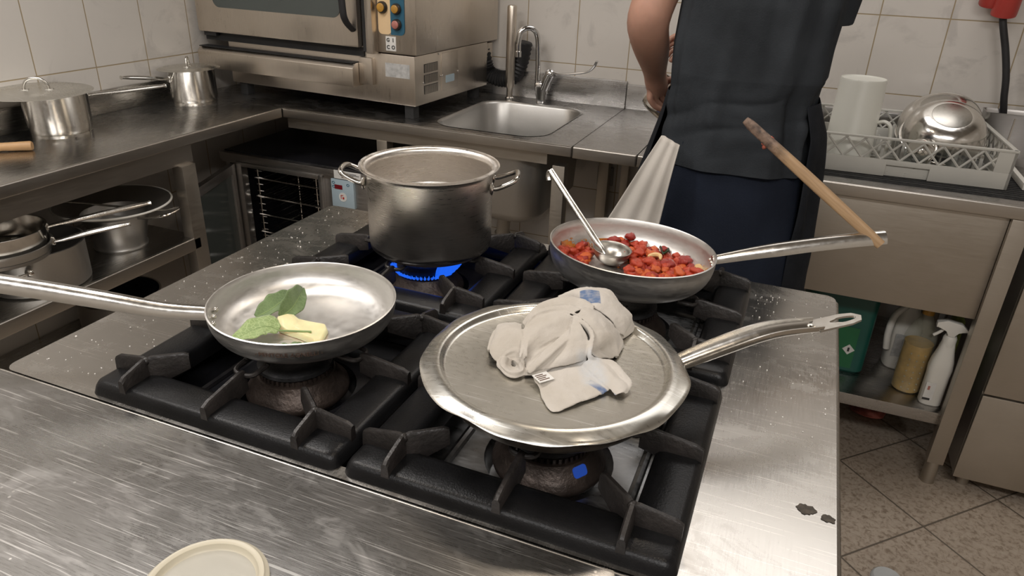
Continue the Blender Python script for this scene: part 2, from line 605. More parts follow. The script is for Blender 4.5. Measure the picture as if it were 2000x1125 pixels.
def rrect(x0, y0, x1, y1, r, n=6):
    pts = []
    for cx, cy, a0 in ((x1 - r, y1 - r, 0), (x0 + r, y1 - r, 90), (x0 + r, y0 + r, 180), (x1 - r, y0 + r, 270)):
        for k in range(n + 1):
            a = math.radians(a0 + 90 * k / n)
            pts.append((cx + r * math.cos(a), cy + r * math.sin(a)))
    return pts


def bez(pts, n=24):
    """Catmull-Rom through pts"""
    P = [Vector(p) for p in pts]
    P = [P[0] * 2 - P[1]] + P + [P[-1] * 2 - P[-2]]
    out = []
    m = len(P) - 3
    for i in range(n + 1):
        t = i / n * m
        k = min(int(t), m - 1)
        t -= k
        a, b, c, d = P[k:k + 4]
        out.append(0.5 * ((2 * b) + (c - a) * t + (2 * a - 5 * b + 4 * c - d) * t * t + (3 * b - a - 3 * c + d) * t ** 3))
    return out


def text_mesh(name, body, size, m, parent, L, extrude=0.0004, bend=None, w=False, bold=0.0):
    cu = bpy.data.curves.new(name, 'FONT')
    cu.body = body
    cu.size = size
    cu.extrude = extrude
    cu.offset = bold
    cu.align_x = 'CENTER'
    cu.align_y = 'CENTER'
    to = bpy.data.objects.new(name + '_src', cu)
    COL.objects.link(to)
    dg = bpy.context.evaluated_depsgraph_get()
    me = bpy.data.meshes.new_from_object(to.evaluated_get(dg))
    bpy.data.objects.remove(to)
    bpy.data.curves.remove(cu)
    me.name = name
    me.materials.clear()
    me.materials.append(m)
    if bend:
        for v in me.vertices:
            v.co = bend(v.co)
    else:
        me.transform(L)
    if w and parent:
        me.transform(wm(parent).inverted())
    o = bpy.data.objects.new(name, me)
    link(o, parent)
    return o


def dup(src, L, label=None, group=None):
    """copy a thing with its parts and sub-parts"""
    r = src.copy()
    link(r, None, L)
    if label: r['label'] = label
    if group: r['group'] = group
    for ch in list(src.children):
        c = ch.copy()
        COL.objects.link(c)
        c.parent = r
        for g in ch.children:
            d = g.copy()
            COL.objects.link(d)
            d.parent = c
    return r

# ------------------------------------------------------------------ the room
XL, XR, YB, YF, ZC = -2.19, 2.3, 2.79, -1.7, 2.75


def struct(name, mb, m):
    return tag(mb.build(name, m), kind='structure')


struct('floor', MB().box((XL - .1, YF - .1, -0.1), (XR + .1, YB + .1, 0)), M['floor'])
struct('ceiling', MB().box((XL - .1, YF - .1, ZC), (XR + .1, YB + .1, ZC + .1)), M['plaster'])
struct('wall_left', MB().box((XL - .1, YF - .1, 0), (XL, YB + .1, ZC)), M['tile_left'])
struct('wall_back', MB().box((XL, YB, 0), (XR, YB + .1, ZC)), M['tile_back'])
struct('wall_right', MB().box((XR, YF - .1, 0), (XR + .1, YB + .1, ZC)), M['tile_left'])
struct('wall_front', MB().box((XL, YF - .1, 0), (XR, YF, ZC)), M['tile_back'])

# ------------------------------------------------------------------ cooking range
ZT = 0.90
rg = thing('cooking_range', 'steel four-burner gas range with black cast burner wells', 'stove', (-0.425, 0.92, 0))
X0, X1, Y0, Y1 = -0.973, 0.122, 0.533, 1.318
outer = rrect(X0, Y0, X1, Y1, 0.018, 5)
inner = rrect(-0.806, 0.552, -0.046, 1.287, 0.012, 3)
mb = MB()
mb.holed(outer, [inner], ZT, 0.03)
# rolled edge round the top
mb.build('top_plate', M['range_top'], rg, w=True, ang=50)
mb = MB()
mb.box((X0 + .006, Y0 + .002, 0.12), (X1 - .004, Y1 - .01, ZT - .155), 0.004)
mb.box((X0 + .006, Y0 + .002, ZT - .155), (-0.83, Y1 - .01, ZT - .03))
mb.box((-0.02, Y0 + .002, ZT - .155), (X1 - .004, Y1 - .01, ZT - .03))
mb.box((-.84, Y0 + .002, ZT - .156), (-.01, Y0 + .012, ZT - .03))
mb.box((-.84, Y1 - .02, ZT - .156), (-.01, Y1 - .01, ZT - .03))
mb.build('cabinet_body', M['panel'], rg, w=True)
mb = MB()
mb.tube([(X1 - .002, Y0 + .001, ZT - .008), (X1 - .002, Y1 - .02, ZT - .008)], 0.008, 12)
mb.build('side_roll', M['range_top'], rg, w=True)
for fx in (X0 + .06, X1 - .06):
    for fy in (Y0 + .06, Y1 - .07):
        MB().lathe([(0, 0), (.025, 0), (.022, .01), (.022, .125), (0, .125)], 16, Matrix.Translation((fx, fy, 0))).build('foot', M['panel'], rg, w=True)

GX = (-0.618, -0.221)
GY = (0.722, 1.104)
BURN = {}
for ix, gx in enumerate(GX):
    for iy, gy in enumerate(GY):
        bx, by = gx, gy + (0.0 if iy == 0 else 0.014)
        BURN[(ix, iy)] = (bx, by)
        dark = ix == 0
        # pressed spill tray with a round well
        mb = MB()
        o_ = rrect(gx - .192, gy - .184, gx + .192, gy + .184, .02, 3)
        ci = [(bx + .085 * math.cos(2 * PI * k / 40), by + .085 * math.sin(2 * PI * k / 40)) for k in range(40)]
        mb.holed(o_, [ci], ZT - .045, .002)
        rim = [[Vector((bx + r * math.cos(2 * PI * k / 40), by + r * math.sin(2 * PI * k / 40), z)) for k in range(40)]
               for r, z in ((.085, ZT - .045), (.082, ZT - .053), (.078, ZT - .08), (.03, ZT - .084))]
        mb.rings(rim, cap=False)
        # raised bead along the tray sides
        for sx in (-1, 1):
            mb.tube([(gx + sx * .118, gy - .165, ZT - .044), (gx + sx * .118, gy + .165, ZT - .044)], .006, 8)
        side = [[Vector((x, y, z)) for x, y in rrect(gx - q, gy - q2, gx + q, gy + q2, .02, 3)]
                for q, q2, z in ((.192, .184, ZT - .045), (.193, .185, ZT - .012))]
        mb.rings(side, cap=False)
        mb.build('spill_tray', M['enamel'] if dark else M['tray'], rg, w=True)
        T = Matrix.Translation((bx, by, ZT))
        base = MB().lathe([(0, -.082), (.05, -.082), (.06, -.06), (.0735, -.048), (.0748, -.043), (.0735, -.038), (.066, -.030),
                           (.058, -.018), (.056, -.014), (.05, -.013), (.0, -.013)], 56, T).build('burner_base', M['burner'], rg, w=True)
        # toothed ring
        mb = MB()
        mb.lathe([(.0, -.014), (.0535, -.014), (.0535, -.012), (.049, -.012), (.049, -.004), (0, -.004)], 56, T)
        for k in range(44):
            a = 2 * PI * k / 44
            mx = T @ Matrix.Rotation(a, 4, 'Z')
            mb.box((.047, -.0018, -.0125), (.0535, .0018, -.005), 0, mx)
        mb.build('burner_ring', M['burner'], base, w=True)
        MB().lathe([(0, -.005), (.052, -.005), (.0545, -.002), (.054, .003), (.046, .008), (.03, .0065), (.012, .005), (0, .005)], 56, T).build(
            'burner_cap', M['cap'], base, w=True)

# blue flame lit under the stockpot
m, nt, b = new_mat('blue_gas_flame')
b.inputs['Base Color'].default_value = (0.0, 0.02, 0.1, 1)
b.inputs['Roughness'].default_value = 0.9
b.inputs['Emission Color'].default_value = (0.015, 0.14, 0.95, 1)
b.inputs['Emission Strength'].default_value = 0.8
b.inputs['Alpha'].default_value = 0.72
M['flame'] = m
mb = MB()
bx, by = BURN[(0, 1)]
T = Matrix.Translation((bx, by, ZT))
for k in range(52):
    a = 2 * PI * k / 52
    mx = T @ Matrix.Rotation(a, 4, 'Z')
    L = random.uniform(.010, .017)
    p = [mx @ Vector(q) for q in ((.050, 0, -.009), (.056, 0, -.008), (.056 + L * .5, 0, -.004), (.058 + L * .7, 0, .003))]
    mb.tube(p, [.0022, .0026, .0018, .0004], 6)
for k in range(12):
    a = 2 * PI * k / 12 + .2
    mx = T @ Matrix.Rotation(a, 4, 'Z')
    p = [mx @ Vector(q) for q in ((.022, 0, .006), (.027, 0, .014), (.031, 0, .024))]
    mb.tube(p, [.0028, .0034, .0006], 6)
for a0, n_, h_ in ((2.75, 5, .03), (-.35, 5, .036), (.2, 4, .036)):
    for k in range(n_):
        a = a0 + (k - n_ / 2) * .13
        mx = T @ Matrix.Rotation(a, 4, 'Z')
        p = [mx @ Vector(q) for q in ((.056, 0, -.006), (.066, 0, .008), (.072, 0, .022), (.078, 0, h_))]
        mb.tube(p, [.004, .0065, .005, .0008], 7)
tag(root_of(mb.build('gas_flame', M['flame']), (bx, by, ZT)), 'blue ring of gas flames under the tall stockpot', 'flame', kind='stuff')
M['pilot'] = flat('dim_blue_flame', (0.01, 0.02, 0.08), 0.4, Emission_Color=(0.02, 0.10, 0.6, 1), Emission_Strength=0.35)
# pilot flame window on the right front burner
bx, by = BURN[(1, 0)]
a = math.radians(-33)
mxw = Matrix.Translation((bx, by, ZT)) @ Matrix.Rotation(a, 4, 'Z')
mb = MB()
mb.prism(rrect(-.010, -.007, .010, .007, .004, 4), -.001, .0012, mxw @ Matrix.Translation((.0615, 0, -.0235)) @ Matrix.Rotation(math.radians(58), 4, 'Y') @ Matrix.Rotation(PI / 2, 4, 'Z'))
tag(root_of(mb.build('pilot_flame', M['pilot']), (bx + .061 * math.cos(a), by + .061 * math.sin(a), ZT - .0235)),
    'small blue flame in the slot of the burner under the lidded pan', 'flame')


# ------------------------------------------------------------------ cast pan supports
def fin(mb, p0, p1, z_lo0, z_lo1, z_hi0, z_hi1, t=.0085, arch=0.0):
    """upright cast rib from p0 to p1 with sloping top"""
    a, b = Vector((*p0, 0)), Vector((*p1, 0))
    d = (b - a)
    L = d.length
    d.normalize()
    nrm = Vector((-d.y, d.x, 0))
    rs = []
    n = 8
    for i in range(n + 1):
        q = i / n
        c = a + d * L * q
        lo = z_lo0 + (z_lo1 - z_lo0) * q + arch * math.sin(PI * q)
        hi = z_hi0 + (z_hi1 - z_hi0) * q
        if q == 0 or q == 1:
            hi -= .003
        h = t / 2
        bw = h * 1.25
        rs.append([c - nrm * bw + Vector((0, 0, lo)), c + nrm * bw + Vector((0, 0, lo)), c + nrm * h + Vector((0, 0, hi - .003)),
                   c + nrm * h * .5 + Vector((0, 0, hi)), c - nrm * h * .5 + Vector((0, 0, hi)), c - nrm * h + Vector((0, 0, hi - .003))])
    mb.rings(rs)


GW, GD = .1945, .1835


def make_grate(loc, label):
    t = thing('pan_support_grate', label, 'stove grate', loc, group='cast iron grates on the range')
    mb = MB()
    prof = [(-.030, -.012), (-.030, .010), (-.026, .0155), (-.018, .018), (.018, .018), (.0235, .0155), (.0265, .010), (.029, .0005), (.029, -.001), (.0245, -.001)]
    loops = []
    for off, z in prof:
        # off>0 is outward
        q = off - .029
        loops.append([Vector((x, y, z)) for x, y in rrect(-GW - q, -GD - q, GW + q, GD + q, max(.014 + q * .2, .003), 5)])
    mb.rings(loops, cap=False)
    mb.bm.verts.ensure_lookup_table()
    mb.build('frame', M['cast'], t, ang=50)
    JX, JY = GW - .058, GD - .048
    top = .045
    for sx in (-1, 1):
        for sy in (-1, 1):
            mb = MB()
            fin(mb, (sx * JX, sy * (GD - .004)), (sx * JX, sy * JY), .012, .0, .034, top)
            fin(mb, (sx * (GW - .004), sy * JY), (sx * JX, sy * JY), .012, .0, .036, top)
            fin(mb, (sx * JX, sy * JY), (sx * (JX - .042), sy * (JY - .034)), -.002, .022, top, top, arch=.0)
            mb.sphere((sx * JX, sy * JY, top - .007), .0065, 8, 6)
            mb.build('corner_rib', M['rib'], t)
    for dx, dy in ((0, -1), (1, 0), (0, 1), (-1, 0)):
        R_ = GD if dx == 0 else GW
        mb = MB()
        e0 = R_ - .004
        e1 = R_ - .080
        fin(mb, (dx * e0, dy * e0), (dx * e1, dy * e1), .012, .014, .034, top, arch=-.006)
        mb.build('center_rib', M['rib'], t)
        mb = MB()
        px, py = -dy, dx
        def Pt(r, s_, z):
            return (dx * r + px * s_, dy * r + py * s_, z)
        mb.tube(bez([Pt(e1 - .026, -.017, top - .005), Pt(e1 - .008, -.0165, top - .0065), Pt(e1, -.012, top - .008), Pt(e1 + .002, 0, top - .009),
                     Pt(e1, .012, top - .008), Pt(e1 - .008, .0165, top - .0065), Pt(e1 - .026, .017, top - .005)], 20), .0036, 8)
        mb.sphere(Pt(e1 - .026, -.017, top - .0045), .0042, 8, 6)
        mb.sphere(Pt(e1 - .026, .017, top - .0045), .0042, 8, 6)
        mb.build('prong', M['rib'], t)
    return t


g0 = make_grate((GX[0], GY[0], ZT), 'black cast grate under the small pan of sage, front left of the range')
dup(g0, Matrix.Translation((GX[1], GY[0], ZT)), 'black cast grate under the lidded pan, front right of the range')
dup(g0, Matrix.Translation((GX[0], GY[1], ZT)), 'black cast grate under the tall stockpot, rear left of the range')
dup(g0, Matrix.Translation((GX[1] + .003, GY[1], ZT)), 'black cast grate under the tomato pan, rear right of the range')

# ------------------------------------------------------------------ worktop in front of the range
wt = thing('steel_worktop', 'scratched steel worktop in front of the gas range', 'worktop', (-0.425, 0.33, 0))
MB().holed(rrect(X0, 0.14, X1, 0.5305, .004, 2), [], ZT, .035).build('top', M['worktop'], wt, w=True)
MB().tube([(X0, .5287, ZT - .0006), (X1, .5287, ZT - .0006)], .0012, 8).build('seam_edge', M['edge'], wt, w=True)
mb = MB()
mb.box((X0 + .01, .15, .12), (X1 - .01, .528, ZT - .036), .003)
mb.build('cabinet_body', M['panel'], wt, w=True)
for fx in (X0 + .06, X1 - .06):
    for fy in (.2, .47):
        MB().lathe([(0, 0), (.025, 0), (.022, .01), (.022, .125), (0, .125)], 16, Matrix.Translation((fx, fy, 0))).build('foot', M['panel'], wt, w=True)


# ------------------------------------------------------------------ pans on the range
def channel(mb, path, w, h, t=.0022, up=1, n=12):
    """open half-tube handle; w,h are lists or numbers (half width, depth)"""
    P_ = [Vector(p) for p in path]
    m_ = len(P_)

    def val(v, i):
        return v[i] if isinstance(v, (list, tuple)) else v
    rs = []
    for i in range(m_):
        T_ = (P_[min(i + 1, m_ - 1)] - P_[max(0, i - 1)]).normalized()
        u = Vector((0, 0, 1))
        u = (u - T_ * u.dot(T_)).normalized()
        v = T_.cross(u)
        W, H = val(w, i), val(h, i)
        o_, in_ = [], []
        for k in range(n + 1):
            a = PI * k / n
            ca, sa = math.cos(a), math.sin(a)
            o_.append(P_[i] + v * (W * ca) + u * (up * H * (sa - .5)))
            in_.append(P_[i] + v * ((W - t) * ca) + u * (up * ((H - t) * sa - H * .5)))
        rs.append(o_ + list(reversed(in_)))
    mb.rings(rs)


def bowl_profile(rb, r, h, t=.0028, n=12, p=2.2):
    out = [(0, 0), (rb * .9, 0)]
    for k in range(n + 1):
        a = PI / 2 * k / n
        out.append((rb + (r - rb) * math.sin(a) ** (2 / p), h * (1 - math.cos(a) ** (2 / p))))
    out.append((r + .0006, h + .0008))
    out.append((r - t * .5, h + .0016))
    inn = []
    for k in range(n + 1):
        a = PI / 2 * (1 - k / n)
        inn.append((rb + (r - rb) * math.sin(a) ** (2 / p) - t, max(t, h * (1 - math.cos(a) ** (2 / p)) + t * (1 - math.sin(a)))))
    return out + inn + [(rb * .5, t * .9), (0, t * .9)]


def rivets(mb, cx, cy, r, ang, zs, R_=.0032, out=False):
    for da, z in zs:
        a = ang + da
        mb.sphere((cx + r * math.cos(a), cy + r * math.sin(a), z), R_, 8, 6, (1, 1, 1))


# small pan of sage
PL = Matrix.Translation((-.612, .745, .9445))
pan1 = thing('saute_pan', 'small open aluminium saute pan with sage and butter, handle to the left', 'pan', mat4=PL)
MB().lathe(bowl_profile(.080, .1315, .047, .0028, 12, 2.3), 96).build('bowl', M['alu'], pan1, ang=60)
hx = Vector((-.1325, -.078, 0)).normalized()
a1 = math.atan2(-.076, -.110)
mb = MB()
path = bez([(-.107, -.073, .037), (-.16, -.105, .046), (-.235, -.145, .066), (-.345, -.197, .088), (-.40, -.222, .094)], 20)
ws = [.0115 + .0035 * math.sin(min(1, i / 12) * PI / 2) for i in range(21)]
channel(mb, path, ws, [.016 + .004 * math.sin(min(1, i / 14) * PI / 2) for i in range(21)], .0022, 1)
mb.build('handle', M['handle'], pan1)
for da, z in ((-.13, .032), (0, .029), (.13, .026)):
    MB().sphere((.1235 * math.cos(a1 + da), .1235 * math.sin(a1 + da), z), .0042, 10, 8).build('rivet', M['polish'], pan1)


def on_wall(r0, z0, a0, slope):
    def f(co):
        a = a0 + co.x / r0
        rr = r0 + co.y * slope + co.z
        return Vector((rr * math.cos(a), rr * math.sin(a), z0 + co.y))
    return f


M['engrave'] = flat('engraved_mark', (0.16, 0.10, 0.075), 0.6, 0.6, 0.2, 30)
text_mesh('engraved_mark', '- PENTOLE AGNELLI -', .0092, M['engrave'], pan1, None, .0002, on_wall(.1305, .0310, math.radians(-62), .26))

# tomato pan, tilted on its grate
PT = Matrix.Translation((-.221, 1.117, 1.012)) @ Matrix.Rotation(.035, 4, 'Y') @ Matrix.Rotation(-.043, 4, 'X') @ Matrix.Translation((0, 0, -.060))
pan2 = thing('saute_pan', 'wide aluminium saute pan full of tomato sauce, handle to the right', 'pan', mat4=PT)
MB().lathe(bowl_profile(.082, .139, .060, .003, 12, 2.5), 96).build('bowl', M['alu'], pan2, ang=60)
PTi = PT.inverted()
h0 = PTi @ Vector((-.092, 1.152, .998))
h1 = PTi @ Vector((.166, 1.275, 1.043))
mb = MB()
path = bez([h0, h0.lerp(h1, .3) + Vector((0, 0, .004)), h0.lerp(h1, .65) + Vector((0, 0, .004)), h1], 20)
channel(mb, path, [.008 + .006 * min(1, i / 8) for i in range(21)], [.013 + .006 * min(1, i / 8) for i in range(21)], .002, 1)
mb.build('handle', M['handle'], pan2)
mb = MB()
a2 = math.atan2(h0.y, h0.x)
for da, z in ((-.1, .046), (0, .046), (.1, .046)):
    MB().sphere((.1345 * math.cos(a2 + da), .1345 * math.sin(a2 + da), z), .0035, 10, 8).build('rivet', M['polish'], pan2)

# dark pan under the lid
P3 = Matrix.Translation((-.225, .729, .9445))
pan3 = thing('saute_pan', 'fire-blackened pan beneath the large round lid, slotted handle to the right', 'pan', mat4=P3)
MB().lathe(bowl_profile(.085, .143, .048, .003, 12, 2.2), 96).build('bowl', M['burnt'], pan3, ang=60)
mb = MB()
hr = Vector((.133, .070, .039))
he = Vector((.298, .197, .077))
pth = bez([hr, hr.lerp(he, .3) + Vector((0, 0, .008)), hr.lerp(he, .65) + Vector((0, 0, .012)), he], 18)
channel(mb, pth, [.0135 + .002 * math.sin(i / 18 * PI) for i in range(19)], [.013 + .004 * math.sin(i / 18 * PI) for i in range(19)], .0022, -1)
mb.build('handle', M['handle'], pan3)
# flat slotted end
dirv = Vector((.19, .165, .018)).normalized()
sv = dirv.cross(Vector((0, 0, 1))).normalized()
uv_ = sv.cross(dirv)
FL = Matrix((dirv.to_4d(), sv.to_4d(), uv_.to_4d(), (0, 0, 0, 1))).transposed()
FL[3][3] = 1
for i_ in range(3):
    FL[3][i_] = 0
FL = Matrix.Translation(he + Vector((0, 0, -.001))) @ FL
mb = MB()
o_ = [(-.006, -.0135), (.045, -.0135), (.062, -.010), (.070, 0), (.062, .010), (.045, .0135), (-.006, .0135)]
o_ = [(x, y) for x, y in o_]
i_ = [(.028 + .021 * math.cos(2 * PI * k / 24) + .012, (.0062 if math.cos(2 * PI * k / 24) > -.4 else .0045) * math.sin(2 * PI * k / 24)) for k in range(24)]
mb.holed(o_, [i_], .003, .003)
mb.holed(o_, [i_], 0.0005, .0005)
mb.build('hanging_loop', M['handle'], pan3, mx=FL)

# big lid
P4 = Matrix.Translation((-.225, .729, .9965))
lid = thing('pan_lid', 'large round dented aluminium lid with a crumpled cloth on it', 'pan lid', mat4=P4)


def wob(k, a, r, z):
    if r > .155:
        q = (r - .155) / .009
        return r + q * (.0012 * math.sin(5 * a + 1) + .0008 * math.sin(11 * a)), z + q * (.0016 * math.sin(7 * a + 2) + .0009 * math.sin(16 * a))
    return r, z


MB().lathe([(0, -.0012), (.07, -.001), (.134, 0), (.1375, .0012), (.1395, .0055), (.1415, .0072), (.146, .0075), (.151, .0062), (.155, .0046), (.160, .0030), (.1632, .0014),
            (.1642, .0002), (.1632, -.0004), (.155, .0026), (.146, .0055), (.1415, .0052), (.1395, .0036), (.1375, -.0008), (.134, -.002), (0, -.003)],
           120, None, wob).build('disc', M['lid'], lid, ang=60)

# stockpot with water
P5 = Matrix.Translation((-.597, 1.104, .9445))
sp = thing('stockpot', 'tall straight-sided steel stockpot of water with two loop handles', 'pot', mat4=P5)
H = .1585
MB().lathe([(0, 0), (.092, 0), (.101, .0015), (.1045, .006), (.1105, .010), (.1125, .020), (.1125, H - .012), (.1135, H - .006), (.1165, H - .0015), (.1225, H), (.1252, H + .0004),
            (.1258, H - .0008), (.1252, H + .0014), (.1225, H + .0018), (.1155, H + .001), (.1115, H - .005), (.1105, H - .012), (.1105, .016), (.104, .006), (0, .005)], 112).build('body', M['pot'], sp, ang=50)
MB().lathe([(0, .092), (.1104, .092), (.1104, .090), (0, .090)], 80).build('water', M['water'], sp)
for ang, sgn in ((math.radians(199), 1), (math.radians(21), 1)):
    mb = MB()
    mx = Matrix.Rotation(ang, 4, 'Z')
    zz = H - .030
    p = [(.111, -.034, zz), (.124, -.034, zz + .001), (.146, -.030, zz + .010), (.156, -.022, zz + .016), (.158, 0, zz + .018), (.156, .022, zz + .016), (.146, .030, zz + .010),
         (.124, .034, zz + .001), (.111, .034, zz)]
    mb.tube(bez(p, 40), .0046, 10)
    h_ = mb.build('handle', M['polish'], sp, mx=mx)
    for s_ in (-1, 1):
        MB().sphere((.113, s_ * .034, zz), .009, 12, 8, (.5, 1, 1.3)).build('bracket', M['polish'], h_, mx=mx)

# ------------------------------------------------------------------ side counter on the left
CX, CY = -1.74, 2.11
ct = thing('side_counter', 'long steel counter along the left tiled wall holding the saucepans', 'counter', (-1.965, 0.9, 0))
MB().box((XL + .002, -0.5, .868), (CX - .006, CY - .001, .90), .002).build('top', M['counter_y'], ct, w=True)
MB().box((CX - .012, -0.5, .866), (CX, CY - .001, .9004), .0045, None, 3).build('front_edge', M['edge'], ct, w=True)
MB().box((XL + .002, -0.5, .90), (XL + .014, CY - .001, .975), .002).build('upstand', M['counter_y'], ct, w=True)
MB().box((CX - .055, -0.5, .80), (CX - .035, 1.70, .868)).build('apron_beam', M['edge'], ct, w=True)
MB().box((XL + .01, -0.5, .80), (XL + .03, 1.70, .868)).build('apron_beam', M['panel'], ct, w=True)
for y in (-.45, 1.635):
    for x in (CX - .06, XL + .012):
        mb = MB().box((x, y, .03), (x + .042, y + .055, .80), .002)
        mb.lathe([(0, 0), (.018, 0), (.018, .03), (0, .03)], 14, Matrix.Translation((x + .02, y + .027, 0)))
        mb.build('leg', M['panel'], ct, w=True)
for z in (.56, .24):
    sh_ = MB().box((XL + .008, -0.5, z - .042), (CX - .028, 1.665, z), .002).build('shelf', M['counter_y'], ct, w=True)
    MB().box((CX - .030, -0.5, z - .042), (CX - .018, 1.665, z + .0004), .0045, None, 3).build('front_edge', M['edge'], sh_, w=True)

# ------------------------------------------------------------------ sink counter and its neighbours at the back
SX0, SX1, SY0, SY1 = -1.168, -.757, 2.158, 2.668
sk = thing('sink_counter', 'steel sink counter at the back wall beneath the big oven', 'sink', (-1.4, 2.45, 0))
MB().holed([(XL + .002, CY), (-.642, CY), (-.642, YB - .002), (XL + .002, YB - .002)], [rrect(SX0, SY0, SX1, SY1, .09, 8)], .90, .002).build('top', M['counter'], sk, w=True)
MB().box((-1.74, CY, .866), (-.642, CY + .012, .9005), .0045, None, 3).build('front_edge', M['edge'], sk, w=True)
MB().box((-1.742, CY + .028, .825), (-.73, CY + .045, .866)).build('apron_beam', M['panel'], sk, w=True)
MB().box((XL + .002, YB - .014, .90), (-.642, YB - .002, 1.002), .002).build('upstand', M['counter'], sk, w=True)
mb = MB()
rs = []
for q, z, r in ((.002, .9015, .09), (-.004, .9, .09), (-.010, .892, .086), (-.016, .76, .08), (-.022, .66, .08), (-.05, .628, .07), (-.09, .622, .05)):
    rs.append([Vector((x, y, z)) for x, y in rrect(SX0 - q, SY0 - q, SX1 + q, SY1 + q, r, 8)])
mb.rings(rs, cap=False)
mb.bm.faces.new([mb.bm.verts.new(p) for p in rs[-1]])
bas = mb.build('basin', M['sink'], sk, w=True, ang=60)
mb = MB()
rs = []
for q, z, r in ((0, .862, .09), (-.004, .76, .09), (-.012, .62, .085), (-.04, .585, .08), (-.09, .575, .05)):
    rs.append([Vector((x, y, z)) for x, y in rrect(SX0 - q, SY0 - q, SX1 + q, SY1 + q, r, 8)])
mb.rings(rs, cap=False)
mb.bm.faces.new([mb.bm.verts.new(p) for p in rs[-1]])
mb.build('basin_shell', M['sink'], sk, w=True, ang=60)
mb = MB()
mb.tube(bez([(-1.0, 2.45, .575), (-1.0, 2.45, .50), (-1.01, 2.46, .40), (-1.03, 2.5, .30), (-1.05, 2.6, .27), (-1.05, 2.77, .27)], 24), .026, 14)
mb.tube([(-1.0, 2.45, .555), (-1.0, 2.45, .515)], .034, 14)
mb.tube([(-1.008, 2.458, .43), (-1.012, 2.463, .395)], .032, 14)
mb.build('drain_pipe', M['pipe'], sk, w=True)
MB().tube(bez([(-1.09, 2.40, .60), (-1.10, 2.41, .48), (-1.09, 2.45, .36), (-1.03, 2.5, .30)], 16), .012, 10).build('overflow_hose', M['pipe'], sk, w=True)
for x, y in ((-.71, 2.135), (-1.365, 2.135), (-.71, 2.72), (-2.15, 2.72)):
    mb = MB().box((x, y, .03), (x + .042, y + .042, .826), .002)
    mb.lathe([(0, 0), (.018, 0), (.018, .03), (0, .03)], 14, Matrix.Translation((x + .02, y + .02, 0)))
    mb.build('leg', M['panel'], sk, w=True)

md_ = thing('steel_counter', 'short steel counter section between the sink and the cook', 'counter', (-.54, 2.45, 0))
MB().box((-.6395, CY + .010, .864), (-.437, YB - .002, .90), .0).build('top', M['counter'], md_, w=True)
MB().box((-.6395, CY, .864), (-.437, CY + .012, .9004), .0045, None, 3).build('front_edge', M['edge'], md_, w=True)
MB().box((-.6395, YB - .014, .90), (-.437, YB - .002, .992), .002).build('upstand', M['counter'], md_, w=True)
for x, y in ((-.62, 2.73), (-.48, 2.73)):
    MB().box((x, y, 0), (x + .03, y + .03, .864), .002).build('leg', M['panel'], md_, w=True)

rt = thing('dishwash_table', 'steel dishwashing table under the grey rack of clean dishes', 'counter', (.09, 2.45, 0))
MB().box((-.4345, CY + .010, .864), (.612, YB - .002, .90), .002).build('top', M['counter'], rt, w=True)
MB().box((-.4345, CY, .864), (.612, CY + .012, .9004), .0045, None, 3).build('front_edge', M['edge'], rt, w=True)
MB().box((-.4345, YB - .014, .90), (.612, YB - .002, .985), .002).build('upstand', M['counter'], rt, w=True)
MB().box((-.42, CY + .02, .562), (.556, CY + .034, .864), .002).build('front_panel', M['panel'], rt, w=True)
MB().box((-.42, CY + .02, .203), (.558, YB - .03, .243), .003).build('shelf', M['counter'], rt, w=True)
for x, y in ((.557, CY + .002), (.557, 2.73), (-.41, CY + .04), (-.41, 2.73)):
    lg = MB().box((x, y, .078), (x + .045, y + .042, .864), .002).build('leg', M['panel'], rt, w=True)
    MB().lathe([(0, 0), (.021, 0), (.0205, .01), (.0195, .078), (0, .078)], 20, Matrix.Translation((x + .022, y + .021, 0))).build('foot', M['panel'], lg, w=True)

# dishwasher at the right edge
dw = thing('dishwasher', 'steel dishwasher cabinet right of the dishwashing table, with a door seam', 'dishwasher', (.95, 2.44, 0))
MB().box((.632, CY + .012, .06), (1.24, YB - .04, .84), .004).build('cabinet_body', M['cabinet'], dw, w=True)
MB().box((.632, CY - .006, .352), (1.24, CY + .012, .84), .004).build('upper_door', M['panel'], dw, w=True)
MB().box((.632, CY - .006, .055), (1.24, CY + .012, .347), .004).build('lower_panel', M['panel'], dw, w=True)
for x in (.68, 1.17):
    for y in (2.17, 2.68):
        MB().lathe([(0, 0), (.018, 0), (.018, .06), (0, .06)], 14, Matrix.Translation((x, y, 0))).build('foot', M['panel'], dw, w=True)
MB().box((.632, CY, .84), (1.24, YB - .04, .862), .003).build('worktop', M['counter'], dw, w=True)

# ------------------------------------------------------------------ tap and standpipe
tp = thing('sink_tap', 'chrome swan-neck tap with a long lever behind the sink', 'tap', (-.963, 2.705, .90))
mb = MB()
mb.rings([[Vector((x * s_, y * s_ * .8, z)) for x, y in rrect(-.026, -.022, .026, .022, .012, 5)] for s_, z in ((.62, 0), (.7, .02), (1.0, .062), (1.0, .075), (.8, .08))])
body = mb.build('body', M['chrome'], tp)
MB().tube(bez([(-.019, .004, .07), (-.021, .006, .16), (-.026, .004, .24), (-.040, -.006, .272), (-.062, -.022, .277), (-.082, -.036, .262), (-.087, -.04, .225), (-.087, -.04, .19)], 40), .0105, 14).build('spout', M['chrome'], tp)
MB().lathe([(0, 0), (.0125, 0), (.0125, .02), (.0108, .022), (0, .022)], 18, Matrix.Translation((-.087, -.04, .172))).build('nozzle', M['chrome'], tp)
mb = MB()
mb.tube([(.012, 0, .055), (.024, -.004, .09), (.034, -.006, .112)], [.019, .021, .021], 18)
mb.sphere((.036, -.006, .115), .0215, 16, 10)
mb.build('valve', M['chrome'], tp)
mb = MB()
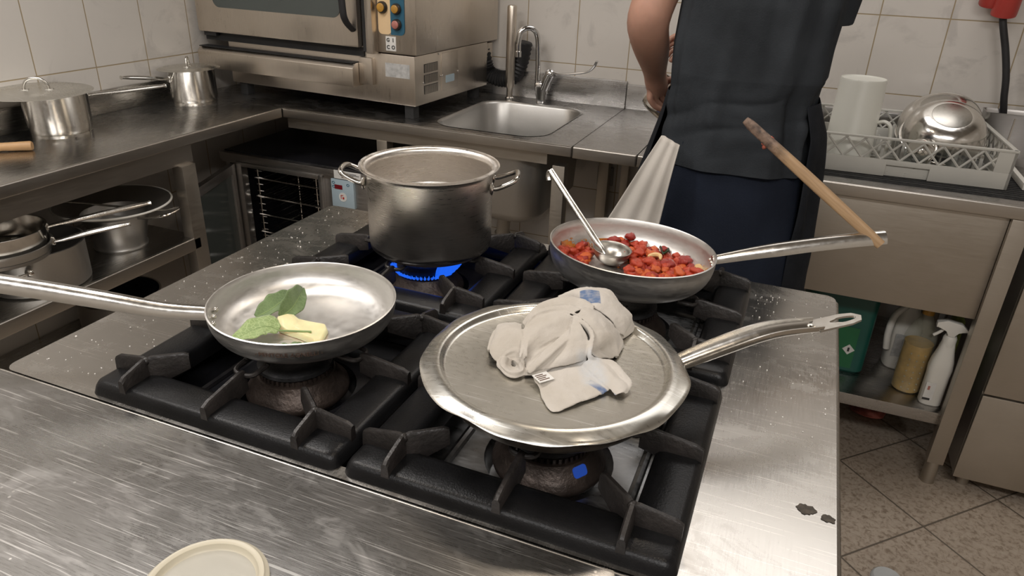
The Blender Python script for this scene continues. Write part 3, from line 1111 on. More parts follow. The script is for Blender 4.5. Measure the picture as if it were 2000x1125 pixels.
lp_ = bez([(.038, -.008, .125), (.08, -.012, .120), (.14, -.02, .128), (.19, -.03, .140), (.215, -.036, .160), (.226, -.04, .182)], 24)
mb.tube(lp_, 0, sec=lambda t: [((.012 - .003 * t + .002 * math.sin(t * 9)) * math.cos(2 * PI * k / 12), .0045 * math.sin(2 * PI * k / 12)) for k in range(12)])
mb.build('lever', M['chrome'], tp)

st = thing('standpipe', 'upright steel overflow tube standing behind the sink, left of the tap', 'pipe', (-1.095, 2.70, .90))
MB().lathe([(0, 0), (.012, 0), (.012, .045), (.0185, .055), (.0185, .345), (.016, .352), (.012, .353), (.012, .30), (0, .30)], 24).build('tube', M['oven'], st)
MB().lathe([(0, 0), (.017, 0), (.017, .008), (.013, .012), (0, .012)], 20).build('collar', M['polish'], st)

hs = MB()
pp = bez([(-1.24, 2.735, 1.10), (-1.22, 2.738, 1.02), (-1.20, 2.74, .985), (-1.15, 2.742, .97), (-1.10, 2.742, .985), (-1.07, 2.742, 1.04), (-1.055, 2.742, 1.12)], 60)
hs.tube(pp, [.030 + (.0035 if k % 2 else -.001) for k in range(61)], 16)
hs = hs.build('drain_hose', M['black'], None, ang=60)
tag(root_of(hs, (-1.2, 2.74, .97)), 'black ribbed hose curving from behind the oven to the standpipe', 'hose')

# wall outlet under the counter
ol = thing('wall_outlet', 'grey socket plate low on the back wall behind the cook', 'socket', (-.695, YB, .62))
MB().box((-.033, -.012, -.038), (.033, -.001, .038), .003).build('plate', M['outlet'], ol)
MB().lathe([(0, 0), (.007, 0), (.007, .002), (0, .002)], 14, Matrix.Translation((0, -.012, .002)) @ Matrix.Rotation(PI / 2, 4, 'X')).build('hole', M['ink'], ol)

# ------------------------------------------------------------------ the big oven on the back counter
OR = Matrix.Translation((-1.231, 2.182, .90)) @ Matrix.Rotation(math.radians(-3.4), 4, 'Z')   # origin: right front foot corner
ov = thing('convection_oven', 'big steel oven with a window door and cream and blue control strip', 'oven', mat4=OR)
# local: x<0 to the left, y>0 towards the wall
W_, D_ = -.83, .53
mb = MB()
mb.box((W_, 0, .046), (0, D_, .212), .004)
mb.build('base', M['oven'], ov)
MB().box((-.30, D_ + .002, .07), (-.005, D_ + .055, .205), .003).build('rear_box', M['oven'], ov)
MB().box((-.80, -.006, .215), (.012, D_ + .065, 1.02), .006).build('body', M['oven'], ov)
for x in (-.035, -.79):
    for y in (.03, .48):
        MB().box((x - .018, y - .018, 0), (x + .018, y + .018, .047), .002).build('foot', M['dark'], ov)
# door
dr = MB().box((-.93, -.042, .228), (-.195, -.008, .96), .008).build('door', M['oven'], ov)
MB().prism(rrect(-.835  , .318, -.262, .88, .03, 6), .0425, .0445, Matrix.Rotation(PI / 2, 4, 'X')).build('window', M['glassdark'], dr)
mb = MB()
hp = bez([(-.212, -.044, .70), (-.212, -.085, .66), (-.212, -.095, .5), (-.212, -.093, .36), (-.212, -.080, .315), (-.212, -.044, .285)], 30)
mb.tube(hp, 0, sec=lambda t: [(.0125 * math.cos(2 * PI * k / 12), .009 * math.sin(2 * PI * k / 12)) for k in range(12)])
mb.build('handle', M['black'], dr)
MB().box((-.193, -.018, .215), (-.165, -.006, .96), 0).build('door_gap', M['dark'], ov)
MB().box((-.165, -.040, .212), (-.138, -.006, .96), .003).build('latch_strip', M['oven'], ov)
mb = MB().box((-.915, -.030, .214), (-.855, -.010, .229), .002)
mb.build('hinge', M['black'], ov)
# control strip
pn = MB().prism(rrect(-.134, .276, -.082, .70, .016, 6), .0065, .0085, Matrix.Rotation(PI / 2, 4, 'X')).build('control_strip', M['cream'], ov)
rr_ = rrect(-.10, .276, -.030, .70, .016, 6)
MB().prism([(-.084, .276)] + rr_[-7:] + rr_[:7] + [(-.084, .70)], .0065, .0087, Matrix.Rotation(PI / 2, 4, 'X')).build('control_strip', M['blue'], ov)
kp = [(-.113, .360, 'amber', .019), (-.058, .358, 'amber', .0175), (-.058, .310, 'rosy', .0175), (-.113, .455, 'amber', .019), (-.058, .455, 'amber', .0175)]
for x, z, mk, r in kp:
    kx = Matrix.Translation((x, -.0085, z)) @ Matrix.Rotation(PI / 2, 4, 'X')
    kb = MB().lathe([(0, 0), (r, 0), (r, .008), (r * .85, .012), (0, .012)], 24, kx).build('push_button', M['knob'], ov)
    MB().lathe([(0, .012), (r * .72, .012), (r * .72, .016), (r * .5, .018), (0, .018)], 24, kx).build('lens', M[mk], kb)
# maker's badge: four little squares
bd = MB()
bd.box((-.106, -.0095, .224), (-.066, -.006, .270), .001)
bd = bd.build('badge', M['paper'], ov)
for ch, x, z in (('G', -.096, .2585), ('I', -.076, .2585), ('C', -.096, .2355), ('O', -.076, .2355)):
    text_mesh('letter', ch, .0165, M['ink'], bd, Matrix.Translation((x, -.0098, z)) @ Matrix.Rotation(PI / 2, 4, 'X'), .0003, bold=.0007)
# drip drawer on the front of the base
mb = MB()
mb.prism([(0, .098), (0, .16), (.018, .175), (.055, .175), (.055, .098)], 0, .72, Matrix(((0, 0, 1, -.935), (1, 0, 0, -.055), (0, 1, 0, 0), (0, 0, 0, 1))), .002)
mb.build('drip_drawer', M['oven'], ov)
MB().box((-.93, -.048, .1748), (-.222, -.004, .1775)).build('drawer_lip', M['black'], ov)
MB().box((-.214, -.02, .105), (-.16, .0, .195), .002).build('drawer_guide', M['oven'], ov)
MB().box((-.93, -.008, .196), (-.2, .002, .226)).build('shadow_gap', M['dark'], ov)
# rating plate, side vents and screws
MB().box((-.118, -.0012, .137), (-.020, .001, .183)).build('rating_plate', M['plate'], ov)
for k in range(3):
    z = .152 - k * .036
    v = MB().box((-.001, .058, z), (.0018, .148, z + .029), 0).build('vent', M['dark'], ov)
    mb = MB()
    for q in range(15):
        mb.box((.0005, .060 + q * .006, z + .001), (.003, .0625 + q * .006, z + .028))
    mb.build('vent_slats', M['oven'], v)
MB().box((-.001, .172, .075), (.0022, .29, .205), .001).build('side_panel', M['oven'], ov)
MB().box((.0015, .20, .100), (.0032, .262, .126)).build('sticker', M['panelblue'], ov)
for y, z in ((.165, .128), (.178, .128), (.29, .13), (.155, .206), (.05, .12)):
    MB().sphere((.0025, y, z), .004, 8, 6, (.5, 1, 1)).build('screw', M['polish'], ov)

# ------------------------------------------------------------------ glass-front cabinet oven below
uc = thing('undercounter_oven', 'grey glass-fronted oven cabinet under the back counter, its door ajar', 'oven', (-1.72, 2.42, 0))
FX0, FX1, FY = -2.06, -1.36, 2.105
mb = MB()
mb.box((FX0, FY + .01, .66), (FX1, 2.74, .700), .002)
mb.box((FX0, FY + .012, .14), (FX1, 2.74, .17), .002)
mb.box((FX0, 2.70, .17), (FX1, 2.74, .66))
mb.box((FX0, FY + .03, .17), (FX0 + .02, 2.70, .66))
mb.box((-1.585, FY + .012, .17), (FX1, 2.70, .66), .002)
mb.build('carcass', M['cabinet'], uc, w=True)
MB().box((FX0, FY, .672), (FX1, FY + .03, .702), .003).build('front_lintel', M['cabinet'], uc, w=True)
MB().box((FX0 + .01, FY + .02, .701), (FX1 - .01, 2.74, .706)).build('lid_plate', M['enamel'], uc, w=True)
mb = MB()
for a, b in (((-1.985, FY - .004, .17), (-1.957, FY + .03, .672)), ((-1.603, FY - .004, .17), (-1.585, FY + .03, .672)),
             ((-1.957, FY - .004, .655), (-1.603, FY + .03, .672)), ((-1.957, FY - .004, .17), (-1.603, FY + .03, .20))):
    mb.box(a, b, .002)
mb.build('opening_frame', M['cabinet'], uc, w=True)
MB().box((FX0 + .02, 2.2, .172), (FX0 + .024, 2.69, .658)).build('inner_wall', M['enamel'], uc, w=True)
MB().box((FX0 + .03, 2.69, .172), (-1.59, 2.695, .658)).build('inner_wall', M['enamel'], uc, w=True)
for k, z in enumerate((.27, .375, .45, .525, .60)):
    mb = MB()
    mb.tube([(-1.945, FY + .05, z), (-1.61, FY + .05, z)], .0028, 6)
    mb.tube([(-1.945, 2.66, z), (-1.61, 2.66, z)], .0028, 6)
    if k in (1, 3):
        for q in range(17):
            x = -1.94 + q * .0205
            mb.tube([(x, FY + .05, z + .002), (x, 2.66, z + .002)], .0018, 5)
    mb.build('wire_rack', M['polish'], uc, w=True)
for sx in (-1.935, -1.66):
    mb = MB()
    for y in (FY + .06, FY + .3):
        mb.tube([(sx, y, .18), (sx, y, .655)], .003, 6)
    for q in range(16):
        z = .22 + q * .027
        mb.tube([(sx - .012, FY + .06, z), (sx + .018, FY + .06, z), (sx + .018, FY + .3, z)], .0022, 5)
    mb.build('rack_rail', M['polish'], uc, w=True)
# control panel and label
pnl = MB().box((-1.548, FY - .0005, .563), (-1.452, FY + .013, .668), .001).build('control_panel', M['panelblue'], uc, w=True)
MB().box((-1.533, FY - .002, .632), (-1.500, FY + .0, .648)).build('display', M['display'], pnl, w=True)
kx = Matrix.Translation((-1.500, FY - .0005, .603)) @ Matrix.Rotation(PI / 2, 4, 'X')
MB().lathe([(0, 0), (.017, 0), (.017, .001), (0, .001)], 28, kx).build('round_mark', M['paper'], pnl, w=True)
mb = MB()
mb.box((-1.508, FY - .003, .596), (-1.506, FY - .0016, .611))
mb.box((-1.508, FY - .003, .609), (-1.498, FY - .0016, .611))
mb.box((-1.501, FY - .003, .596), (-1.494, FY - .0016, .604))
mb.build('symbol', M['red'], pnl, w=True)
for x, z in ((-1.537, .655), (-1.537, .64), (-1.475, .652)):
    mb = MB()
    ph = [(x + .0055 * math.cos(2 * PI * k / 18), FY - .0015, z + .004 * math.sin(2 * PI * k / 18)) for k in range(18)]
    mb.tube(ph, .0009, 5, closed=True)
    mb.build('button_mark', M['blue'], pnl, w=True)
lb = MB().box((-1.532, FY - .0015, .672), (-1.418, FY + .001, .7025)).build('instruction_label', M['paper'], uc, w=True)
for k in range(5):
    MB().box((-1.50, FY - .0025, .678 + k * .0042), (-1.425 - (k % 3) * .012, FY - .0012, .6795 + k * .0042)).build('text_line', M['ink'], lb, w=True)
# door swung out towards the room
DO = Matrix.Translation((-1.993, FY - .012, 0)) @ Matrix.Rotation(math.radians(-71), 4, 'Z')
mb = MB()
for a, b in (((0, -.012, .19), (.03, .012, .665)), ((.35, -.012, .19), (.38, .012, .665)), ((.03, -.012, .63), (.35, .012, .665)), ((.03, -.012, .19), (.35, .012, .225))):
    mb.box(a, b, .002)
od = mb.build('door_frame', M['cabinet'], uc, w=True, mx=DO)
MB().box((.03, -.004, .225), (.35, .004, .63)).build('door_glass', M['glassdark'], od, w=True, mx=DO)

# ------------------------------------------------------------------ the cook, seen from behind
pz = thing('person', 'person in black t-shirt and dark apron, seen from behind, drying a pan', 'person', (-.13, 1.80, 0))
bm = bmesh.new()
skl = bm.verts.layers.skin.verify()
V_ = {}


def sk_(name, co, r, parent=None, root=False):
    v = bm.verts.new(co)
    V_[name] = v
    rr = r if isinstance(r, tuple) else (r, r)
    v[skl].radius = rr
    v[skl].use_root = root
    if parent:
        bm.edges.new((V_[parent], v))
    return v


sk_('pelvis', (-.13, 1.80, 1.0), (.135, .10), None, True)
sk_('waist', (-.13, 1.80, 1.14), (.13, .095), 'pelvis')
sk_('chest', (-.13, 1.81, 1.34), (.145, .105), 'waist')
sk_('upper', (-.125, 1.815, 1.50), (.13, .09), 'chest')
sk_('neck', (-.125, 1.85, 1.61), .055, 'upper')
sk_('neck2', (-.127, 1.87, 1.68), .052, 'neck')
sk_('head', (-.13, 1.885, 1.755), (.072, .088), 'neck2')
sk_('crown', (-.13, 1.875, 1.83), (.066, .08), 'head')
sk_('chin', (-.135, 1.955, 1.695), (.035, .03), 'head')
sk_('nose', (-.138, 1.985, 1.745), .012, 'head')
for s_, e_ in ((-1, 'l'), (1, 'r')):
    sk_('ear' + e_, (-.13 + s_ * .080, 1.875, 1.745), (.012, .024), 'head')
    hx_ = -.13 + s_ * .085
    sk_('hip' + e_, (hx_, 1.80, .93), .092, 'pelvis')
    sk_('knee' + e_, (hx_ + s_ * .02, 1.815, .52), .06, 'hip' + e_)
    sk_('calf' + e_, (hx_ + s_ * .022, 1.79, .36), .056, 'knee' + e_)
    sk_('ankle' + e_, (hx_ + s_ * .025, 1.79, .10), .038, 'calf' + e_)
    sk_('ball' + e_, (hx_ + s_ * .03, 1.92, .042), (.04, .03), 'ankle' + e_)
# his left arm: elbow out and back, forearm reaching forward to the pan
sk_('shl', (-.295, 1.815, 1.515), .062, 'upper')
sk_('ual', (-.345, 1.77, 1.41), .054, 'shl')
sk_('ell', (-.372, 1.722, 1.315), .056, 'ual')
sk_('fal', (-.370, 1.80, 1.264), .051, 'ell')
sk_('fa2l', (-.370, 1.872, 1.213), .041, 'fal')
sk_('wrl', (-.374, 1.920, 1.174), (.034, .032), 'fa2l')
sk_('pall', (-.369, 1.944, 1.138), (.026, .030), 'wrl')
# right arm, in front of the body
sk_('shr', (.025, 1.815, 1.515), .062, 'upper')
sk_('elr', (-.01, 1.90, 1.275), .046, 'shr')
sk_('far', (-.08, 1.99, 1.245), .040, 'elr')
sk_('wrr', (-.24, 2.055, 1.234), (.026, .024), 'far')
sk_('palr', (-.297, 2.06, 1.232), (.026, .032), 'wrr')


def fingers(tag_, parent, roots, curls, r=.0088):
    for k, (b_, pts) in enumerate(zip(roots, curls)):
        last = parent
        for q, p in enumerate([b_] + pts):
            nm = '%s%d%d' % (tag_, k, q)
            sk_(nm, p, r * (1.05 - .1 * q), last)
            last = nm


fingers('fl', 'pall',
        [(-.352, 1.968, 1.118), (-.362, 1.955, 1.108), (-.372, 1.940, 1.104), (-.381, 1.925, 1.107), (-.345, 1.955, 1.150)],
        [[(-.327, 1.983, 1.106), (-.305, 1.992, 1.110)], [(-.340, 1.972, 1.090), (-.314, 1.984, 1.091)],
         [(-.354, 1.955, 1.083), (-.328, 1.970, 1.077)], [(-.368, 1.936, 1.086), (-.346, 1.950, 1.074)],
         [(-.325, 1.972, 1.158), (-.306, 1.990, 1.150)]], .0092)
fingers('fr', 'palr',
        [(-0.334, 2.055, 1.257), (-0.339, 2.058, 1.240), (-0.338, 2.060, 1.224), (-0.332, 2.062, 1.210), (-0.305, 2.035, 1.258)],
        [[(-0.360, 2.050, 1.252), (-0.376, 2.045, 1.234)], [(-0.367, 2.052, 1.232), (-0.378, 2.047, 1.212)],
         [(-0.364, 2.055, 1.214), (-0.372, 2.050, 1.196)], [(-0.354, 2.058, 1.200), (-0.362, 2.054, 1.184)],
         [(-0.328, 2.015, 1.258), (-0.350, 2.012, 1.248)]])
bmesh.ops.transform(bm, matrix=wm(pz).inverted(), verts=bm.verts)
me = bpy.data.meshes.new('body')
bm.to_mesh(me)
bm.free()
me.materials.append(M['skin'])
body = bpy.data.objects.new('body', me)
link(body, pz)
md = body.modifiers.new('skin', 'SKIN')
md.use_smooth_shade = True
md.branch_smoothing = 0.4
md = body.modifiers.new('sub', 'SUBSURF')
md.levels = md.render_levels = 2


def cloth_loft(rows, n=64, a0=0.0, a1=2 * PI, fold=0.0, ff=7.0, p=2.4, seed=0, diag=0.0):
    """rows: (z, cx, cy, ax, ay[, fold multiplier]); superellipse rings, wrinkled"""
    closed = abs(a1 - a0 - 2 * PI) < 1e-6
    fine = []
    R5 = [tuple(r) + (1.0,) * (6 - len(r)) for r in rows]
    for i in range(len(R5) - 1):
        m_ = 12 if diag else 5
        for k in range(m_):
            t = k / m_
            fine.append([a + (b - a) * t for a, b in zip(R5[i], R5[i + 1])])
    fine.append(list(R5[-1]))
    out = []
    for z, cx, cy, ax, ay, fm in fine:
        ring = []
        for k in range(n if closed else n + 1):
            a = a0 + (a1 - a0) * k / n
            c, s_ = math.cos(a), math.sin(a)
            e = 2 / p
            x = math.copysign(abs(c) ** e, c) * ax
            y = math.copysign(abs(s_) ** e, s_) * ay
            d = fold * fm * (noise.noise(Vector((math.cos(a) * ff * .25, math.sin(a) * ff * .25, z * 2.0 + seed))) +
                             .5 * noise.noise(Vector((math.cos(a) * ff * .6, math.sin(a) * ff * .6, z * 6 + seed))))
            if diag and s_ < .3:
                wz = math.exp(-((z - 1.12) / .052) ** 2)
                ph = x * 26 - (z - 1.1) * 105 + 2.2 * noise.noise(Vector((x * 9, z * 14, 2)))
                d += diag * wz * (abs(math.sin(ph * .5)) ** .7 - .4) * (.6 + noise.noise(Vector((x * 14, z * 20, 5))))
            L = math.hypot(x, y) or 1
            ring.append(Vector((cx + x * (1 + d / L), cy + y * (1 + d / L), z)))
        out.append(ring)
    return out, closed


# black t-shirt with sleeves, blousing over the waist
mb = MB()
rings, cl = cloth_loft([(1.565, -.127, 1.835, .075, .065), (1.55, -.13, 1.825, .13, .085), (1.525, -.13, 1.82, .175, .10), (1.46, -.13, 1.815, .182, .125), (1.36, -.128, 1.81, .177, .142),
                        (1.27, -.134, 1.81, .176, .146), (1.21, -.134, 1.805, .174, .146, 1.2), (1.185, -.138, 1.802, .168, .140, 1.3), (1.165, -.140, 1.80, .166, .137, 1.5), (1.10, -.135, 1.80, .172, .140, 1.7),
                        (1.04, -.135, 1.80, .180, .142, 1.4), (1.004, -.135, 1.80, .182, .143, 1.0)], fold=.013, ff=13, seed=3, n=110, diag=.013)
mb.rings(rings, cap=False)
mb.build('t_shirt', M['shirt'], pz, w=True, ang=80, sub=1)
for s_, pts, rr in ((-1, [(-.26, 1.815, 1.52), (-.305, 1.805, 1.475), (-.335, 1.775, 1.425), (-.346, 1.765, 1.400)], [.075, .073, .072, .074]),
                    (1, [(0.0, 1.815, 1.52), (.022, 1.82, 1.46), (.018, 1.83, 1.40), (.012, 1.84, 1.335)], [.065, .062, .058, .056])):
    mb = MB()
    mb.tube(bez(pts, 14), [rr[0] + (rr[-1] - rr[0]) * k / 14 for k in range(15)], 20, cap=False)
    mb.build('sleeve', M['shirt'], pz, w=True, ang=80)
# navy trousers
mb = MB()
rings, cl = cloth_loft([(1.06, -.135, 1.80, .165, .125), (.97, -.135, 1.80, .176, .13), (.86, -.14, 1.80, .190, .135), (.74, -.14, 1.80, .196, .14), (.60, -.138, 1.80, .192, .14)], fold=.010, ff=8, seed=9)
mb.rings(rings, cap=True)
for s_ in (-1, 1):
    mb.tube(bez([(-.138 + s_ * .098, 1.80, .62), (-.138 + s_ * .105, 1.81, .45), (-.138 + s_ * .108, 1.795, .25), (-.138 + s_ * .11, 1.79, .085)], 14), [.098 - .022 * k / 14 for k in range(15)], 24)
mb.build('trousers', M['navy'], pz, w=True, ang=80)
# black apron wrapped round the front, flaring on the left, its ends folded on the right
mb = MB()
rings, cl = cloth_loft([(1.165, -.137, 1.802, .171, .142, .4), (1.09, -.132, 1.81, .190, .150), (1.0, -.140, 1.82, .206, .160), (.90, -.15, 1.83, .224, .172), (.80, -.162, 1.84, .241, .182), (.66, -.17, 1.85, .254, .192), (.50, -.178, 1.86, .266, .20)],
                       n=60, a0=math.radians(-38), a1=math.radians(205), fold=.016, ff=9, seed=5)
mb.rings(rings, closed=False, cap=False)
mb.build('apron', M['apron'], pz, w=True, ang=80, sub=1, solid=.003)
for s_ in (-1, 1):
    mb = MB()
    hx_ = -.13 + s_ * .113
    mb.tube(bez([(hx_, 1.745, .045), (hx_, 1.80, .05), (hx_ + s_ * .004, 1.90, .042), (hx_ + s_ * .006, 1.99, .03)], 12), 0,
            sec=lambda t: [((.040 + .010 * math.sin(t * PI)) * math.cos(2 * PI * k / 16), (-.0 + (.046 - .018 * t) * math.sin(2 * PI * k / 16)) if math.sin(2 * PI * k / 16) > 0 else (.044 - .016 * t) * math.sin(2 * PI * k / 16)) for k in range(16)])
    mb.build('shoe', M['shoe'], pz, w=True)
MB().sphere((-.13, 1.865, 1.79), .092, 24, 16, (.93, 1.08, .98)).build('hair', M['hair'], pz, w=True)
for s_ in (-1, 1):
    MB().sphere((-.132 + s_ * .031, 1.968, 1.765), .0115, 12, 8).build('eye', M['paper'], pz, w=True)
mb = MB()
mb.tube(bez([(-.158, 1.972, 1.712), (-.135, 1.983, 1.709), (-.112, 1.972, 1.712)], 8), .005, 8)
mb.build('mouth', M['rosy'], pz, w=True)
mb = MB()
br = [(-.268, 2.057 + .034 * math.cos(2 * PI * k / 20), 1.232 + .034 * math.sin(2 * PI * k / 20)) for k in range(20)]
mb.tube(br, .004, 8, closed=True)
mb.build('bracelet', M['polish'], pz, w=True)

# cloth tucked into the apron string
cl_ = MB()


def hang(u, v):
    # u across, v down
    z = 1.078 - v * .40
    top = Vector((-.266, 1.653, z))
    lean = -.085 * v * 1.35
    wv = .022 + .050 * min(1, v * 1.5)
    x = top.x + lean + (u - .5) * 2 * wv
    y = 1.645 - .016 * math.sin(min(1, v * 4) * PI / 2) - (.0045 * math.cos(u * PI * 5 + .6) + .006 * max(0, 1 - abs(u - .72) * 9)) * min(1, .3 + v) - .02 * v
    zz = z + - .02 * max(0, u - .15) * (1 - v)
    return Vector((x, y, zz))


cl_.grid(hang, 44, 40)
m, nt, b = new_mat('white_cotton')
b.inputs['Roughness'].default_value = 0.9
vec = coords(nt)
n = noise_tex(nt, vec, 6, 5)
c1 = ramp(nt, n, [(0.3, (0.50, 0.465, 0.42)), (0.7, (0.58, 0.55, 0.505))]).outputs[0]
nt.links.new(c1, b.inputs['Base Color'])
bump(nt, b, noise_tex(nt, vec, 420, 2), .2, .002)
b.inputs['Sheen Weight'].default_value = 0.2
M['cotton'] = m
tag(root_of(cl_.build('kitchen_towel', M['cotton'], None, ang=80, solid=.003), (-.30, 1.64, .69)), 'white cloth tucked into the back of the cook\'s apron string', 'towel')

# the pan in the cook's hands
ax = Vector((.50, .10, .80)).normalized()
q = ax.to_track_quat('Z', 'Y').to_matrix().to_4x4()
PH = Matrix.Translation((-.371, 2.030, 1.043)) @ q
hp_ = thing('saucepan', 'small steel saucepan tilted in the hands of the cook', 'saucepan', mat4=PH)
MB().lathe([(0, 0), (.052, 0), (.060, .003), (.0645, .010), (.0655, .02), (.0655, .092), (.067, .094), (.0645, .094), (.0635, .02), (.058, .006), (0, .004)], 56).build('body', M['polish'], hp_, ang=50)
mb = MB()
channel(mb, bez([(.064, 0, .08), (.12, 0, .09), (.20, 0, .095)], 10), .009, .012, .002, 1)
mb.build('handle', M['handle'], hp_)


# ------------------------------------------------------------------ saucepans on the side counter
def saucepan(name, label, loc, r, h, flare, hang_, hl, hz, tilt, lid=None, group=None, mt='polish', rim=None):
    t = thing(name, label, 'saucepan', loc, group=group)
    MB().lathe([(0, 0), (r * .96, 0), (r * .965, .008), (r * .94, .0095), (r * .97, .011), (r, .022), (r + flare, h - .004), (r + flare + .003, h), (r + flare - .002, h), (r - .002, .022), (r * .9, .009), (0, .007)],
               64).build('body', M[mt], t, ang=40)
    c_, s_ = math.cos(hang_), math.sin(hang_)
    R_ = r + flare
    p = [(R_ * .98, hz), (R_ + .018, hz + .002), (R_ + hl * .45, hz + tilt * .55), (R_ + hl * .82, hz + tilt * .9), (R_ + hl, hz + tilt)]
    mb = MB()
    prof = [.007, .0075, .0105, .0100, .006]
    pth = bez([(a * c_, a * s_, z) for a, z in p], 24)
    rr = [prof[min(3, int(k / 6))] + (prof[min(4, int(k / 6) + 1)] - prof[min(3, int(k / 6))]) * ((k / 6) % 1) for k in range(25)]
    mb.tube(pth, 0, sec=None, seg=12) if False else mb.rings([[q_ for q_ in ring] for ring in _oval(pth, rr)])
    mb.build('handle', M['handle'], t)
    MB().sphere((R_ * c_, R_ * s_, hz), .013, 12, 8, (.6, .6, 1.2)).build('bracket', M['handle'], t)
    return t


def _oval(pth, rr):
    out = []
    m_ = len(pth)
    for i in range(m_):
        T_ = (pth[min(i + 1, m_ - 1)] - pth[max(i - 1, 0)]).normalized()
        u = Vector((0, 0, 1))
        u = (u - T_ * u.dot(T_)).normalized()
        v = T_.cross(u)
        out.append([pth[i] + v * (rr[i] * math.cos(2 * PI * k / 12)) + u * (rr[i] * .7 * math.sin(2 * PI * k / 12)) for k in range(12)])
    return out


def pot_lid(label, L, r, hr, ang):
    t = thing('pan_lid', label, 'pan lid', mat4=L)
    MB().lathe([(0, .006), (r * .5, .0058), (r * .84, .005), (r * .9, .0015), (r * .97, .001), (r, 0), (r * .97, -.001), (r * .9, -.0005), (r * .84, .003), (0, .004)], 72).build('disc', M['lid'], t, ang=50)
    mx = Matrix.Rotation(ang, 4, 'Z')
    hb = MB()
    hb.tube(bez([(-hr, 0, .006), (-hr * .95, 0, .018), (-hr * .6, 0, .033), (0, 0, .038), (hr * .6, 0, .033), (hr * .95, 0, .018), (hr, 0, .006)], 24), .0042, 10)
    h_ = hb.build('handle', M['handle'], t, mx=mx)
    for s_ in (-1, 1):
        MB().box((s_ * hr - .012, -.008, .0052), (s_ * hr + .012, .008, .0078), .001, mx).build('bracket', M['handle'], h_)
    return t


saucepan('saucepan', 'larger lidded steel saucepan on the side counter by the tiled wall', (-2.063, 1.492, .90), .0855, .128, .004, math.radians(72), .245, .100, .003)
pot_lid('wide flat lid overhanging the larger saucepan on the side counter', Matrix.Translation((-2.073, 1.452, 1.0285)) @ Matrix.Rotation(.01, 4, 'X'), .146, .032, math.radians(40))
saucepan('saucepan', 'smaller lidded steel saucepan in the counter corner by the oven', (-2.068, 2.035, .90), .080, .122, .0, math.radians(252), .165, .090, .022)
pot_lid('small lid resting on the saucepan in the counter corner', Matrix.Translation((-2.066, 2.024, 1.0225)) @ Matrix.Rotation(-.03, 4, 'Y'), .107, .016, math.radians(-60))
wh = thing('brush', 'short beech handle lying at the left end of the side counter', 'brush', (-1.99, 1.29, .90))
mb = MB()
mb.tube([(-.09, -.075, .0135), (-.03, -.025, .0135), (-.022, -.018, .0135), (.03, .025, .0135), (.034, .028, .0135)], [.0135, .0125, .0110, .0132, .011], 16)
mb.build('handle', M['wood'], wh)
MB().tube([(-.09, -.075, .0135), (-.16, -.13, .0135)], [.0125, .012], 14).build('ferrule', M['polish'], wh)

# ------------------------------------------------------------------ shelf under the side counter
zs = .56
cn = thing('colander', 'conical steel colander with wide white rim on the shelf under the side counter', 'colander', (-1.922, 1.499, zs))
MB().lathe([(0, 0), (.078, 0), (.079, .004), (.075, .012), (.084, .06), (.099, .108), (.135, .126), (.164, .138), (.169, .1405), (.164, .1425), (.134, .129), (.096, .110), (.081, .06), (.073, .014), (0, .012)], 72).build('bowl', M['sink'], cn, ang=40)
MB().tube([(.167 * math.cos(2 * PI * k / 64), .167 * math.sin(2 * PI * k / 64), .1405) for k in range(64)], .0034, 8, closed=True).build('rim', M['white'], cn)
for ang in (math.radians(12), math.radians(192)):
    mx = Matrix.Rotation(ang, 4, 'Z')
    MB().tube(bez([(.108, -.04, .112), (.15, -.04, .116), (.20, -.036, .128), (.210, 0, .130), (.20, .036, .128), (.15, .04, .116), (.108, .04, .112)], 30), .0036, 8).build('handle', M['polish'], cn, mx=mx)
spd = thing('skimmer', 'long-handled steel skimmer lying across the colander rim', 'skimmer', (-1.93, 1.45, zs + .142))
MB().tube(bez([(-.13, -.06, .012), (-.02, -.02, .010), (.07, .015, .004), (.13, .03, .008)], 16), .0036, 8).build('handle', M['polish'], spd)
MB().lathe([(0, -.02), (.03, -.016), (.046, -.004), (.05, .004), (.048, .004), (.03, -.013), (0, -.017)], 32, Matrix.Translation((-.155, -.07, .018))).build('bowl', M['dark'], spd)

bg = thing('casserole', 'wide two-handled steel pot at the front left of the lower shelf under the counter', 'pot', (-1.893, 1.205, zs))
MB().lathe([(0, 0), (.118, 0), (.125, .006), (.126, .115), (.130, .12), (.125, .12), (.123, .01), (0, .006)], 64).build('body', M['sink'], bg, ang=45)
for ang in (math.radians(-62), math.radians(118)):
    mx = Matrix.Rotation(ang, 4, 'Z')
    h_ = MB().tube(bez([(.126, -.045, .082), (.15, -.044, .085), (.172, -.03, .088), (.172, .03, .088), (.15, .044, .085), (.126, .045, .082)], 26), .0042, 8).build('handle', M['polish'], bg, mx=mx)
    for s_ in (-1, 1):
        MB().sphere((.127, s_ * .045, .082), .011, 10, 8, (.5, 1.1, 1)).build('bracket', M['polish'], h_, mx=mx)
s3 = saucepan('saucepan', 'open saucepan stacked on the wide pot under the side counter', (-1.858, 1.105, zs + .136), .104, .062, .003, math.radians(66), .27, .040, .012, mt='polish')
s4 = saucepan('frying_pan', 'second pan handle beside the open saucepan under the side counter', (-1.858, 1.105, zs + .1205), .110, .034, .003, math.radians(52), .19, .022, .022, mt='sink')
s4['category'] = 'pan'
s4['label'] = 'shallow pan nested on the open saucepan under the side counter'

